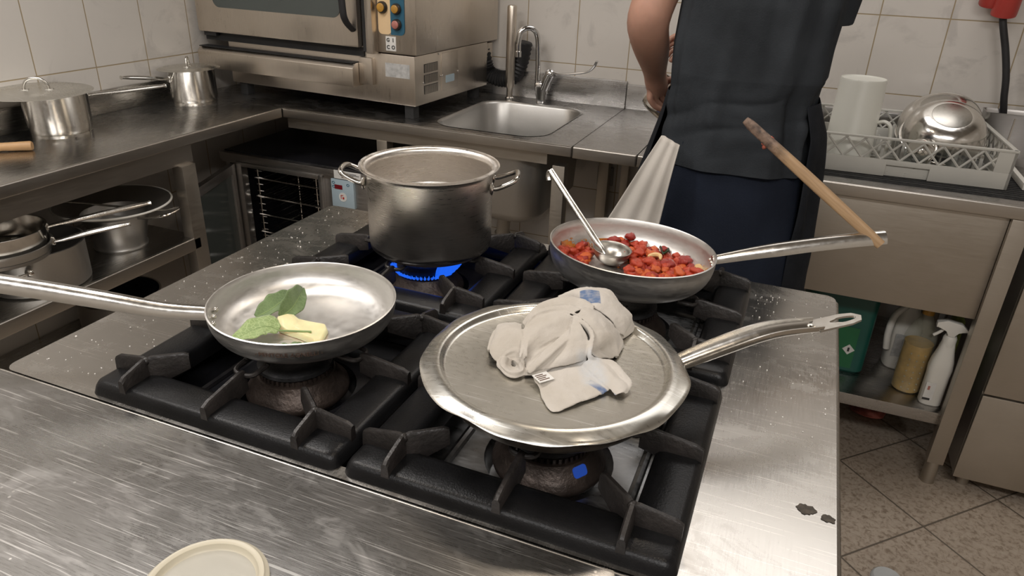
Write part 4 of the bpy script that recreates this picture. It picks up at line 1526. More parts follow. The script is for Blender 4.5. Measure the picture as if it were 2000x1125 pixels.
pt = thing('roasting_pot', 'black-lined pot with a loop handle on the lowest shelf under the counter', 'pot', (-2.03, 1.53, .24))
MB().lathe([(0, 0), (.12, 0), (.128, .008), (.130, .11), (.134, .114), (.128, .114), (.126, .01), (0, .006)], 56).build('body', M['panel'], pt, ang=45)
MB().lathe([(0, .0075), (.1245, .0095), (.1265, .112)], 56).build('lining', M['enamel'], pt)
for ang in (math.radians(22), math.radians(202)):
    mx = Matrix.Rotation(ang, 4, 'Z')
    MB().tube(bez([(.13, -.04, .09), (.155, -.038, .10), (.17, -.02, .108), (.17, .02, .108), (.155, .038, .10), (.13, .04, .09)], 24), .006, 8).build('handle', M['polish'], pt, mx=mx)

# ------------------------------------------------------------------ food in the small pan
def leaf_material(name, lo, hi, vein):
    m, nt, b = new_mat(name)
    b.inputs['Roughness'].default_value = 0.65
    vec = coords(nt)
    n = noise_tex(nt, vec, 45, 3)
    c = ramp(nt, n, [(0.3, lo), (0.7, hi)]).outputs[0]
    vo = N(nt, 'ShaderNodeTexVoronoi', feature='DISTANCE_TO_EDGE')
    vo.inputs['Scale'].default_value = 210
    nt.links.new(coords(nt, (.6, 1, 1)), vo.inputs['Vector'])
    e = maprange(nt, vo.outputs[0], 0.0, 0.12, 1.0, 0.0)
    cc = mixc(nt, maprange(nt, e, 0, 1, 0, .6), c, vein)
    nt.links.new(cc, b.inputs['Base Color'])
    b.inputs['Sheen Weight'].default_value = 0.3
    bump(nt, b, e, -.25, .001)
    return m


M['sage'] = leaf_material('sage_leaf', (0.085, 0.14, 0.045), (0.13, 0.20, 0.07), (0.16, 0.23, 0.09))
M['sage_under'] = leaf_material('sage_leaf_underside', (0.19, 0.27, 0.09), (0.25, 0.34, 0.12), (0.40, 0.48, 0.22))
M['stem'] = flat('sage_stem', (0.20, 0.28, 0.10), 0.6, 0, 0.15, 40)


def leaf(label, mid, width, normal_tilt, fold, mt, stem=None, wavy=.0015):
    """leaf along the polyline mid (pan coordinates); fold lifts both halves"""
    base = mid[0]
    t = thing('sage_leaf', label, 'herb', mat4=PL @ Matrix.Translation(base), group=None)
    P_ = bez([Vector(p) - Vector(base) for p in mid], 20)
    mb = MB()

    def f(u, v):
        k = u * 20
        i = min(19, int(k))
        c = P_[i].lerp(P_[i + 1], k - i)
        T_ = (P_[min(20, i + 1)] - P_[max(0, i - 1)]).normalized()
        side = T_.cross(Vector((0, 0, 1))).normalized()
        up = side.cross(T_)
        s_ = (v - .5) * 2
        w = width * math.sin(PI * min(1, u * .92 + .06)) ** .75
        fl, fr = fold
        a = (fl if s_ < 0 else fr)
        ca, sa = math.cos(a), math.sin(a)
        d = side * (s_ * w * ca) + up * (abs(s_) * w * sa)
        q = side * math.cos(normal_tilt) + up * math.sin(normal_tilt)
        d = side * (s_ * w * math.cos(a)) + up * (abs(s_) * w * math.sin(a) + s_ * w * math.sin(normal_tilt))
        return c + d + up * (wavy * math.sin(u * 19 + s_ * 2) * abs(s_) + .0012 * (abs(s_) ** 2))
    mb.grid(f, 26, 12)
    mb.build('blade', M[mt], t, ang=80, solid=.0009)
    MB().tube([p + Vector((0, 0, .0003)) for p in P_], [.0011 - .0008 * k / 20 for k in range(21)], 6).build('midrib', M['stem'], t)
    if stem:
        MB().tube(bez([Vector(p) - Vector(base) for p in stem], 14), [.0013 + .0004 * k / 14 for k in range(15)], 8).build('stalk', M['stem'], t)
    return t


leaf('green sage leaf curled lengthwise at the far side of the small pan', [(-.074, -.018, .009), (-.066, .006, .013), (-.064, .032, .017), (-.066, .060, .018)], .017, -.55, (.1, .5), 'sage')
leaf('darker folded sage leaf standing behind the butter', [(-.044, -.002, .008), (-.040, .020, .0135), (-.045, .045, .020), (-.054, .068, .024)], .013, -.9, (.9, .2), 'sage')
leaf('pale veined sage leaf with a long stalk nearest the handle', [(-.012, -.044, .015), (-.026, -.050, .021), (-.040, -.066, .019), (-.055, -.090, .010)], .0225, .35, (.25, -.1), 'sage_under',
     stem=[(-.012, -.044, .015), (.004, -.036, .014), (.028, -.024, .0125)])
leaf('small sage leaf under the stalk at the near side of the pan', [(.001, -.067, .006), (.016, -.062, .0075), (.030, -.052, .0075), (.041, -.046, .006)], .0075, .5, (.2, .2), 'sage')

bt = MB()
M['butter'] = flat('pale_butter', (0.80, 0.69, 0.40), 0.42, 0, 0.05, 60, 0.08, 90, Subsurface_Weight=0.3)
pts = [(-.038, -.014), (-.031, -.002), (-.024, .004), (-.012, .000), (.008, .001), (.032, .003), (.040, -.005), (.050, -.034), (.044, -.040), (.016, -.035), (-.008, -.033), (-.022, -.031)]
nb = 5
rs = []
for q, z in ((1.04, .0028), (1.05, .006), (1.0, .0105), (.95, .0118), (.7, .0112), (.35, .0108)):
    rs.append([Vector(((x - .005) * q + .005, (y + .017) * q - .017, z + (.006 * max(0, (.0 - x) / .04) if z > .008 else 0) + .0012 * math.sin(i * 1.7) * (z > .008))) for i, (x, y) in enumerate(pts)])
bt.rings(rs)
bt = bt.build('butter', M['butter'], None, ang=45)
bt.matrix_local = PL @ Matrix.Translation((0, 0, .0005))
bt.data.transform(Matrix.Translation((-.005, .017, 0)))
bt.matrix_local = PL @ Matrix.Translation((.005, -.017, .0005))
tag(bt, 'pale yellow slab of butter among the sage leaves', 'butter')


# ------------------------------------------------------------------ tomato sauce
def wall_z(r):
    if r <= .082:
        return .003
    s_ = min(1, (r - .082) / (.139 - .082)) ** (2.5 / 2)
    a = math.asin(min(1, s_))
    return .060 * (1 - math.cos(a) ** (2 / 2.5)) + .003


def tomato_mat(name, lo, hi, rough=.27):
    m, nt, b = new_mat(name)
    b.inputs['Roughness'].default_value = rough
    b.inputs['Subsurface Weight'].default_value = 0.15
    b.inputs['Subsurface Radius'].default_value = (.004, .001, .0005)
    vec = coords(nt)
    c = ramp(nt, noise_tex(nt, vec, 70, 4), [(0.32, lo), (0.68, hi)]).outputs[0]
    nt.links.new(c, b.inputs['Base Color'])
    bump(nt, b, noise_tex(nt, vec, 260, 3), .35, .002)
    return m


TM = [tomato_mat('stewed_tomato', (.34, .022, .010), (.52, .07, .022)), tomato_mat('orange_tomato', (.46, .06, .014), (.60, .14, .03)), tomato_mat('deep_red_tomato', (.20, .012, .010), (.36, .03, .016))]
def inner_z(r):
    return wall_z(min(.1385, r + .0034)) - .0022 if r > .079 else .003


protos = []
for k in range(9):
    mb = MB()
    bmesh.ops.create_icosphere(mb.bm, subdivisions=3, radius=1.0)
    sd = Vector((k * 3.1, k * 1.7, k * .9))
    for v in mb.bm.verts:
        d = .38 * noise.noise(v.co * 1.2 + sd) + .26 * noise.noise(v.co * 2.8 + sd) + .12 * noise.noise(v.co * 6 + sd)
        v.co = v.co * (1 + d)
        v.co.z *= .72
    o = mb.build('tomato_chunk', TM[[0, 1, 0, 2, 0, 1, 0, 2, 0][k]], None, ang=180)
    protos.append(o)
poly = [(-.082, .098), (-.055, .116), (-.02, .124), (.02, .120), (.055, .106), (.092, .080), (.112, .042), (.100, .0), (.075, -.02), (.04, -.034), (.008, -.034), (-.006, -.006), (.002, .022), (.004, .05), (-.02, .068), (-.055, .078)]


def inside(x, y, P_):
    c = False
    n_ = len(P_)
    for i in range(n_):
        x0, y0 = P_[i]
        x1, y1 = P_[i - 1]
        if (y0 > y) != (y1 > y) and x < (x1 - x0) * (y - y0) / (y1 - y0) + x0:
            c = not c
    return c


rnd = random.Random(11)
spots = []
tries = 0
while len(spots) < 172 and tries < 40000:
    tries += 1
    if len(spots) < 146:
        x, y = rnd.uniform(-.09, .115), rnd.uniform(-.04, .127)
        if not inside(x, y, poly):
            continue
    else:
        a, q = rnd.uniform(0, 2 * PI), rnd.uniform(0, 1) ** .5
        x, y = -.101 + .025 * q * math.cos(a), .020 + .052 * q * math.sin(a)
    if math.hypot(x, y) > .126:
        continue
    s_ = rnd.uniform(.0062, .0112)
    if any((x - X) ** 2 + (y - Y) ** 2 < (.46 * (s_ + S)) ** 2 for X, Y, S in spots) and len(spots) < 146:
        continue
    spots.append((x, y, s_))
for i, (x, y, s_) in enumerate(spots):
    src = protos[i % len(protos)]
    o = src if i < len(protos) else src.copy()
    if i >= len(protos):
        COL.objects.link(o)
    z = wall_z(math.hypot(x, y)) + s_ * .72 + (s_ * .9 if i % 4 == 3 else 0)
    o.matrix_local = PT @ Matrix.Translation((x, y, z)) @ Matrix.Rotation(rnd.uniform(0, 6.3), 4, 'Z') @ Matrix.Rotation(rnd.uniform(-.5, .5), 4, 'X') @ Matrix.Diagonal((s_ * rnd.uniform(.85, 1.25), s_ * rnd.uniform(.85, 1.2), s_, 1))
    tag(o, 'red chunk of stewed tomato in the wide saute pan', 'tomato', 'tomato chunks in the sauce')

# oily film and splashes on the pan
m, nt, b = new_mat('oily_tomato_film')
b.inputs['Roughness'].default_value = 0.15
vec = coords(nt)
nt.links.new(ramp(nt, noise_tex(nt, vec, 55, 4), [(0.3, (.36, .05, .012)), (0.55, (.50, .20, .03)), (0.75, (.42, .10, .02))]).outputs[0], b.inputs['Base Color'])
M['film'] = m
mb = MB()
NR, NA = 72, 280
cells = {}


def vert(i, j):
    j %= NA
    if (i, j) not in cells:
        r = .012 + (.1325 - .012) * i / NR
        a = 2 * PI * j / NA
        cells[(i, j)] = mb.bm.verts.new((r * math.cos(a), r * math.sin(a), max(inner_z(r), .003) + .0006 + (.0012 if r > .08 else 0)))
    return cells[(i, j)]


for i in range(NR):
    for j in range(NA):
        r = .012 + (.1325 - .012) * (i + .5) / NR
        a = 2 * PI * (j + .5) / NA
        x, y = r * math.cos(a), r * math.sin(a)
        n1 = noise.noise(Vector((x * 70, y * 70, 1.3))) + .7 * noise.noise(Vector((x * 190, y * 190, 4.1)))
        ins = inside(x, y, poly) or (x + .103) ** 2 + ((y - .018) * .7) ** 2 < .026 ** 2
        back = max(0, math.sin(a - .1))
        lim = 0.9
        if ins:
            lim = -.45
        elif r > .07:
            lim = .62 + max(0, r - .105) * 40
        if n1 > lim:
            mb.bm.faces.new((vert(i, j), vert(i + 1, j), vert(i + 1, j + 1), vert(i, j + 1)))
sp_r = random.Random(21)
for k in range(2400):
    a = sp_r.choice((sp_r.uniform(.0, 3.3), sp_r.uniform(2.3, 3.6), sp_r.uniform(-.5, .6)))
    r = .104 + abs(sp_r.gauss(0, .011))
    if r > .1315:
        continue
    if noise.noise(Vector((math.cos(a) * 5, math.sin(a) * 5, r * 30))) < .0:
        continue
    q = sp_r.uniform(.0005, .0015) * (2.0 if k % 19 == 0 else 1)
    z = inner_z(r) + .0022
    L_ = Matrix.Translation((r * math.cos(a), r * math.sin(a), z)) @ Matrix.Rotation(a, 4, 'Z') @ Matrix.Rotation(-.75, 4, 'Y') @ Matrix.Diagonal((q * sp_r.uniform(1, 2.2), q, q * .4, 1))
    bmesh.ops.create_icosphere(mb.bm, subdivisions=1, radius=1.0, matrix=L_)
o = mb.build('tomato_sauce', M['film'], None, ang=180)
o.matrix_local = PT
tag(o, 'orange oily tomato sauce smeared over the floor and wall of the wide pan', 'sauce', kind='stuff')

M['garlic'] = flat('cooked_garlic', (0.66, 0.44, 0.20), 0.35, 0, 0.12, 60)
mb = MB()
mb.prism([(.000, -.008), (.007, -.004), (.009, .003), (.003, .009), (-.005, .008), (-.009, .001), (-.006, -.006)], 0, .004, None, .001)
o = mb.build('garlic_slice', M['garlic'])
o.matrix_local = PT @ Matrix.Translation((.108, .055, .022)) @ Matrix.Rotation(.7, 4, 'Y') @ Matrix.Rotation(.5, 4, 'X')
tag(o, 'pale garlic piece at the handle side of the tomato pan', 'garlic')
mb = MB()
mb.tube(bez([(-.010, -.006, 0), (-.006, .006, .003), (.004, .009, .004), (.012, .002, .001)], 14), [.002, .0035, .004, .004, .0042, .0042, .0042, .0042, .004, .004, .004, .0036, .003, .0025, .0015], 8)
o = mb.build('garlic_slice', M['garlic'])
o.matrix_local = PT @ Matrix.Translation((.030, .066, .0215)) @ Matrix.Rotation(-.5, 4, 'Z')
tag(o, 'curved golden garlic slice on top of the tomatoes in the middle', 'garlic')
M['basil'] = flat('wilted_basil', (0.012, 0.03, 0.010), 0.35, 0, 0.4, 60)
for (x, y, z, s_), lab in (((.040, .102, .026, 1.1), 'dark wilted basil leaf among the tomatoes towards the far rim'), ((-.046, .086, .020, .6), 'tiny dark herb scrap on the tomatoes beside the ladle')):
    mb = MB()
    mb.grid(lambda u, v: Vector(((u - .5) * .022, (v - .5) * .012 * math.sin(PI * (u * .9 + .05)), .004 * math.sin(u * 7 + v * 3) + .002 * math.sin(v * 9))), 14, 8)
    o = mb.build('basil_leaf', M['basil'], None, ang=80, solid=.0008)
    o.matrix_local = PT @ Matrix.Translation((x, y, z)) @ Matrix.Rotation(-.6, 4, 'Z') @ Matrix.Scale(s_, 4)
    tag(o, lab, 'herb')

# ladle resting in the tomato pan
LC = PT @ Vector((-.041, .036, .033))
ld = thing('ladle', 'small steel ladle standing in the tomato pan', 'ladle', LC)
mb = MB()
prof = []
R_ = .0335
for k in range(10):
    a = PI / 2 * k / 9
    prof.append((R_ * math.sin(a), -R_ * .88 * math.cos(a)))
prof += [(R_ + .0012, .0006), (R_ - .0008, .001)]
for k in range(10):
    a = PI / 2 * (1 - k / 9)
    prof.append(((R_ - .0018) * math.sin(a), -(R_ - .0018) * .87 * math.cos(a)))
mb.lathe(prof, 48, Matrix.Rotation(.08, 4, 'Y'))
mb.build('bowl', M['ladle'], ld, ang=60)
dv = Vector((-.695, .543, .471))
A_ = Vector((-.2765, 1.131, .989)) - LC
pth = [A_ + Vector((.010, -.008, -.012)), A_ + Vector((.003, -.002, 0)), A_ + dv * .02, A_ + dv * .06, A_ + dv * .12, A_ + dv * .190]
tip = pth[-1]
pth += [tip + Vector((-.006, .004, .002)), tip + Vector((-.0085, .004, -.006)), tip + Vector((-.006, .001, -.014))]
pp = bez(pth, 44)
mb = MB()
mb.tube(pp, 0, up=(.28, -.88, .35), sec=lambda t: [((.0036 + .0022 * min(1, max(0, t - .12) * 8)) * math.cos(2 * PI * k / 12), .0026 * math.sin(2 * PI * k / 12)) for k in range(12)])
mb.build('handle', M['handle'], ld)

# wooden stick leaning in the hollow handle end
E0, E1 = Vector((.158, 1.258, 1.036)), Vector((-.088, 1.300, 1.2025))
d_ = (E1 - E0)
Ls = d_.length
qs = d_.to_track_quat('X', 'Z').to_matrix().to_4x4()
m, nt, b = new_mat('stained_spoon_wood')
b.inputs['Roughness'].default_value = 0.6
t_ = nt.nodes.new('ShaderNodeTexCoord')
sx_ = N(nt, 'ShaderNodeSeparateXYZ')
nt.links.new(t_.outputs['Object'], sx_.inputs[0])
nn = noise_tex(nt, coords(nt, (1, 5, 5)), 30, 4)
ad = N(nt, 'ShaderNodeMath', operation='MULTIPLY_ADD', i_1=0.05)
nt.links.new(nn, ad.inputs[0])
nt.links.new(sx_.outputs[0], ad.inputs[2])
st_ = maprange(nt, ad.outputs[0], .222, .262, 0, 1)
wd = ramp(nt, noise_tex(nt, coords(nt, (2, 40, 40)), 8, 4), [(.3, (.30, .19, .10)), (.7, (.42, .28, .155))]).outputs[0]
bk = ramp(nt, noise_tex(nt, coords(nt), 90, 4), [(.35, (.05, .032, .024)), (.65, (.22, .15, .11))]).outputs[0]
nt.links.new(mixc(nt, st_, wd, bk), b.inputs['Base Color'])
bump(nt, b, nn, .15, .002)
M['spoonwood'] = m
ws_ = thing('wooden_spoon', 'long stained wooden spoon handle leaning out of the hollow pan handle', 'spoon', mat4=Matrix.Translation(E0) @ qs)
rs = []
for k in range(25):
    t = k / 24
    x = -.006 + (Ls + .006) * t
    wv = (.0066 + .0022 * math.sin(PI * min(1, t * 1.05)) + .0012 * t) * (1 if t < .97 else .75)
    hv = (.0098 + .002 * math.sin(PI * t)) * (1 if t < .97 else .75)
    rs.append([Vector((x, wv * math.copysign(abs(math.cos(2 * PI * q / 20)) ** .6, math.cos(2 * PI * q / 20)), hv * .8 * math.copysign(abs(math.sin(2 * PI * q / 20)) ** .6, math.sin(2 * PI * q / 20)))) for q in range(20)])
MB().rings(rs).build('stick', M['spoonwood'], ws_, ang=50)
mb = MB()
bmesh.ops.create_icosphere(mb.bm, subdivisions=3, radius=1.0)
for v in mb.bm.verts:
    d = .35 * noise.noise(v.co * 1.6 + Vector((3, 1, 7))) + .15 * noise.noise(v.co * 4)
    v.co = Vector((v.co.x * .008, v.co.y * .009, v.co.z * .012)) * (1 + d) + Vector((Ls * .82, -.002, -.003))
mb.build('sauce_blob', tomato_mat('dried_sauce', (.30, .07, .045), (.50, .16, .10)), ws_, ang=180)

# ------------------------------------------------------------------ crumpled cloth on the lid
def roll(mb, path, r, flat_=.75, n=18):
    pp = bez([Vector(p) for p in path], n)
    k_ = len(r) - 1
    rr = []
    for i in range(n + 1):
        t = i / n * k_
        q = min(int(t), k_ - 1)
        rr.append(r[q] + (r[q + 1] - r[q]) * (t - q))
    m_ = len(pp)
    out = []
    for i in range(m_):
        T_ = (pp[min(i + 1, m_ - 1)] - pp[max(i - 1, 0)]).normalized()
        side = T_.cross(Vector((0, 0, 1))).normalized()
        up = side.cross(T_)
        out.append([pp[i] + side * (rr[i] * math.cos(2 * PI * k / 16)) + up * (rr[i] * flat_ * math.sin(2 * PI * k / 16)) for k in range(16)])
    mb.rings(out)


base_pt = Vector((-.21, .745, .9965))
# folded bands of the cloth: pairs of edge curves and how much each band bulges
SHEETS = [
    ([(-0.0459, -0.0516, 0.018), (-0.0557, -0.0192, 0.027), (-0.0567, 0.0135, 0.036), (-0.0414, 0.0276, 0.042), (-0.024, 0.0361, 0.046), (-0.0103, 0.0334, 0.046)],
     [(-0.0479, -0.0417, 0.012), (-0.0367, -0.0285, 0.02), (-0.0235, -0.0106, 0.026), (-0.01, 0.0074, 0.031), (-0.0044, 0.0204, 0.034), (-0.0055, 0.0319, 0.04)], 0.006),
    ([(-0.0468, -0.0525, 0.02), (-0.0634, 0.0056, 0.03), (-0.0583, 0.022, 0.038), (-0.0495, 0.0351, 0.044), (-0.0319, 0.0438, 0.048), (-0.0144, 0.048, 0.05), (-0.0001, 0.046, 0.049)],
     [(-0.0459, -0.0516, 0.018), (-0.0557, -0.0192, 0.027), (-0.0567, 0.0135, 0.036), (-0.0414, 0.0276, 0.042), (-0.024, 0.0361, 0.046), (-0.0103, 0.0334, 0.046)], 0.002),
    ([(-0.0702, 0.0322, 0.02), (-0.0654, 0.0373, 0.03), (-0.0587, 0.0514, 0.04), (-0.0459, 0.0643, 0.046), (-0.0255, 0.0712, 0.05), (-0.0061, 0.0707, 0.05), (0.0095, 0.0624, 0.048)],
     [(-0.0657, 0.011, 0.024), (-0.0589, 0.0238, 0.037), (-0.0501, 0.0369, 0.043), (-0.0325, 0.0457, 0.047), (-0.015, 0.0499, 0.049), (-0.0006, 0.0479, 0.048), (0.0127, 0.0493, 0.046)], 0.005),
    ([(-0.0532, 0.1105, 0.026), (-0.0335, 0.1152, 0.04), (-0.0095, 0.1186, 0.046), (0.0133, 0.1246, 0.044), (0.0308, 0.1122, 0.036), (0.0529, 0.1036, 0.02), (0.0476, 0.0757, 0.006)],
     [(-0.0478, 0.1001, 0.026), (-0.0316, 0.0988, 0.036), (-0.012, 0.0864, 0.042), (0.0072, 0.0689, 0.043), (0.0215, 0.0687, 0.037), (0.0344, 0.0682, 0.029), (0.0458, 0.0659, 0.014)], 0.004),
    ([(0.0012, 0.053, 0.049), (0.0157, 0.0568, 0.045), (0.0288, 0.0546, 0.038), (0.0399, 0.0536, 0.03), (0.0493, 0.0542, 0.018), (0.0517, 0.0254, 0.003)],
     [(-0.0031, 0.0318, 0.047), (0.0122, 0.0212, 0.043), (0.0242, 0.0106, 0.035), (0.0323, 0.0023, 0.026), (0.0382, 0.0103, 0.016), (0.0514, 0.02, 0.004)], 0.006),
    ([(-0.0077, 0.0301, 0.048), (0.0119, 0.0186, 0.046), (0.0264, 0.0073, 0.039), (0.0297, -0.0067, 0.031), (0.0318, -0.0178, 0.025), (0.0397, -0.0128, 0.019), (0.0563, -0.0062, 0.017), (0.0734, -0.0197, 0.014), (0.0873, -0.0335, 0.009), (0.0857, -0.049, 0.003)],
     [(-0.0055, 0.0295, 0.043), (0.0091, 0.0189, 0.038), (0.0207, 0.0097, 0.031), (0.0241, -0.0081, 0.025), (0.0282, -0.0179, 0.017), (0.0386, -0.0151, 0.011), (0.0516, -0.0182, 0.009), (0.0686, -0.0284, 0.007), (0.0776, -0.0357, 0.005), (0.0824, -0.0504, 0.002)], 0.003),
    ([(-0.005, 0.0301, 0.041), (-0.0091, 0.0152, 0.03), (-0.0182, -0.011, 0.023), (-0.0289, -0.0396, 0.014), (-0.034, -0.0598, 0.007)],
     [(0.0, 0.0226, 0.044), (0.0021, -0.0004, 0.037), (-0.0079, -0.0276, 0.029), (-0.0187, -0.0502, 0.019), (-0.0297, -0.065, 0.009)], 0.004),
    ([(-0.005, 0.0301, 0.041), (-0.01, 0.0074, 0.031), (-0.0235, -0.0106, 0.026), (-0.0367, -0.0285, 0.02), (-0.0479, -0.0417, 0.012)],
     [(-0.005, 0.0301, 0.041), (-0.0091, 0.0152, 0.03), (-0.0182, -0.011, 0.023), (-0.0289, -0.0396, 0.014), (-0.034, -0.0598, 0.007)], -0.002),
    ([(0.001, 0.0209, 0.045), (0.0108, 0.0096, 0.043), (0.0202, 0.0017, 0.035), (0.0249, -0.0111, 0.025), (0.0258, -0.0153, 0.014)],
     [(0.0004, 0.0082, 0.034), (-0.0029, -0.012, 0.022), (-0.0112, -0.0293, 0.013), (-0.0199, -0.0454, 0.008), (-0.0352, -0.0605, 0.004)], 0.007),
    ([(0.0202, 0.0017, 0.035), (0.0168, -0.0139, 0.028), (0.0098, -0.0256, 0.02), (-0.0036, -0.0369, 0.012), (-0.0181, -0.0501, 0.007)],
     [(0.0258, -0.0153, 0.014), (0.0118, -0.0244, 0.01), (-0.0031, -0.0375, 0.008), (-0.0184, -0.0491, 0.006), (-0.0352, -0.0605, 0.004)], 0.004),
    ([(-0.0705, 0.0141, 0.026), (-0.0825, 0.0132, 0.026), (-0.0953, 0.01, 0.024), (-0.1007, 0.0041, 0.02), (-0.0982, -0.0176, 0.012), (-0.0959, -0.0298, 0.006)],
     [(-0.05, -0.0368, 0.016), (-0.0561, -0.0299, 0.018), (-0.0618, -0.0326, 0.018), (-0.0687, -0.0404, 0.015), (-0.0716, -0.0493, 0.01), (-0.0712, -0.0528, 0.003)], 0.009),
    ([(-0.0722, -0.0499, 0.012), (-0.0691, -0.0587, 0.005), (-0.0542, -0.0702, 0.003), (-0.043, -0.0695, 0.003), (-0.0373, -0.0594, 0.005), (-0.0397, -0.054, 0.012), (-0.0453, -0.0481, 0.018)],
     [(-0.0639, -0.0497, 0.014), (-0.0628, -0.0596, 0.009), (-0.0546, -0.0647, 0.006), (-0.0467, -0.064, 0.006), (-0.0425, -0.0599, 0.008), (-0.0439, -0.0542, 0.011), (-0.047, -0.0485, 0.016)], 0.004),
    ([(-0.0639, -0.0497, 0.014), (-0.0628, -0.0596, 0.009), (-0.0546, -0.0647, 0.006), (-0.0467, -0.064, 0.006), (-0.0425, -0.0599, 0.008), (-0.0439, -0.0542, 0.011), (-0.047, -0.0485, 0.016)],
     [(-0.0589, -0.043, 0.008), (-0.0582, -0.0485, 0.004), (-0.0556, -0.0487, 0.003), (-0.0542, -0.048, 0.003), (-0.0526, -0.0457, 0.003), (-0.0523, -0.0424, 0.004), (-0.0547, -0.0409, 0.008)], -0.001),
    ([(-0.0248, -0.0644, 0.005), (-0.0196, -0.0717, 0.0045), (-0.0123, -0.0784, 0.0035), (-0.0007, -0.0971, 0.0025), (0.0153, -0.1161, 0.002), (0.0249, -0.1138, 0.002)],
     [(0.0015, -0.0419, 0.009), (0.0239, -0.0221, 0.011), (0.0385, -0.0275, 0.009), (0.0571, -0.0428, 0.007), (0.0652, -0.0517, 0.004), (0.0571, -0.0631, 0.002)], 0.002),
    ([(0.0229, -0.0243, 0.012), (0.0412, -0.0373, 0.01), (0.0589, -0.0496, 0.008), (0.069, -0.0552, 0.006), (0.0739, -0.0586, 0.003)],
     [(0.0337, -0.0139, 0.018), (0.0538, -0.0164, 0.014), (0.0737, -0.0311, 0.01), (0.0861, -0.0364, 0.006), (0.0857, -0.049, 0.003)], 0.004),
    ([(0.0, 0.0226, 0.044), (0.0021, -0.0004, 0.037), (-0.0079, -0.0276, 0.029), (-0.0187, -0.0502, 0.019), (-0.0297, -0.065, 0.009)],
     [(0.0004, 0.0082, 0.034), (-0.0029, -0.012, 0.022), (-0.0112, -0.0293, 0.013), (-0.0199, -0.0454, 0.008), (-0.0352, -0.0605, 0.004)], 0.002),
    ([(-0.05, -0.0368, 0.016), (-0.0561, -0.0299, 0.018), (-0.0618, -0.0326, 0.018), (-0.0687, -0.0404, 0.015), (-0.0716, -0.0493, 0.01), (-0.0712, -0.0528, 0.003)],
     [(-0.0468, -0.0444, 0.012), (-0.0527, -0.0418, 0.009), (-0.0589, -0.043, 0.008), (-0.0646, -0.0456, 0.008), (-0.0679, -0.0538, 0.008), (-0.0695, -0.0553, 0.003)], 0.001),
    ([(-0.0116, 0.0345, 0.0465), (-0.0092, 0.0334, 0.043), (-0.0049, 0.0282, 0.041)],
     [(-0.0027, 0.0327, 0.0485), (-0.0013, 0.0292, 0.045), (0.0022, 0.021, 0.044)], 0.0),
    ([(-0.0031, 0.0318, 0.047), (0.0122, 0.0212, 0.043), (0.0242, 0.0106, 0.035), (0.0323, 0.0023, 0.026), (0.0382, 0.0103, 0.016), (0.0514, 0.02, 0.004)],
     [(-0.009, 0.0348, 0.0455), (0.0098, 0.0235, 0.0435), (0.0249, 0.0115, 0.0365), (0.0286, -0.0025, 0.0285), (0.0298, -0.0099, 0.022), (0.0381, -0.0063, 0.015)], 0.0),
]
SKIRTS = [
    [(-0.0702, 0.0322, 0.02), (-0.0654, 0.0373, 0.03), (-0.0587, 0.0514, 0.04), (-0.0459, 0.0643, 0.046), (-0.0255, 0.0712, 0.05), (-0.0061, 0.0707, 0.05), (0.0095, 0.0624, 0.048)],
    [(-0.0532, 0.1105, 0.026), (-0.0335, 0.1152, 0.04), (-0.0095, 0.1186, 0.046), (0.0133, 0.1246, 0.044), (0.0308, 0.1122, 0.036), (0.0529, 0.1036, 0.02), (0.0476, 0.0757, 0.006)],
    [(-0.0705, 0.0141, 0.026), (-0.0825, 0.0132, 0.026), (-0.0953, 0.01, 0.024), (-0.1007, 0.0041, 0.02), (-0.0982, -0.0176, 0.012), (-0.0959, -0.0298, 0.006)],
    [(-0.0722, -0.0499, 0.012), (-0.0691, -0.0587, 0.005), (-0.0542, -0.0702, 0.003), (-0.043, -0.0695, 0.003), (-0.0373, -0.0594, 0.005), (-0.0397, -0.054, 0.012), (-0.0453, -0.0481, 0.018)],
    [(0.0012, 0.053, 0.049), (0.0157, 0.0568, 0.045), (0.0288, 0.0546, 0.038), (0.0399, 0.0536, 0.03), (0.0493, 0.0542, 0.018), (0.0517, 0.0254, 0.003)],
    [(0.0258, -0.0153, 0.014), (0.0118, -0.0244, 0.01), (-0.0031, -0.0375, 0.008), (-0.0184, -0.0491, 0.006), (-0.0352, -0.0605, 0.004)],
]


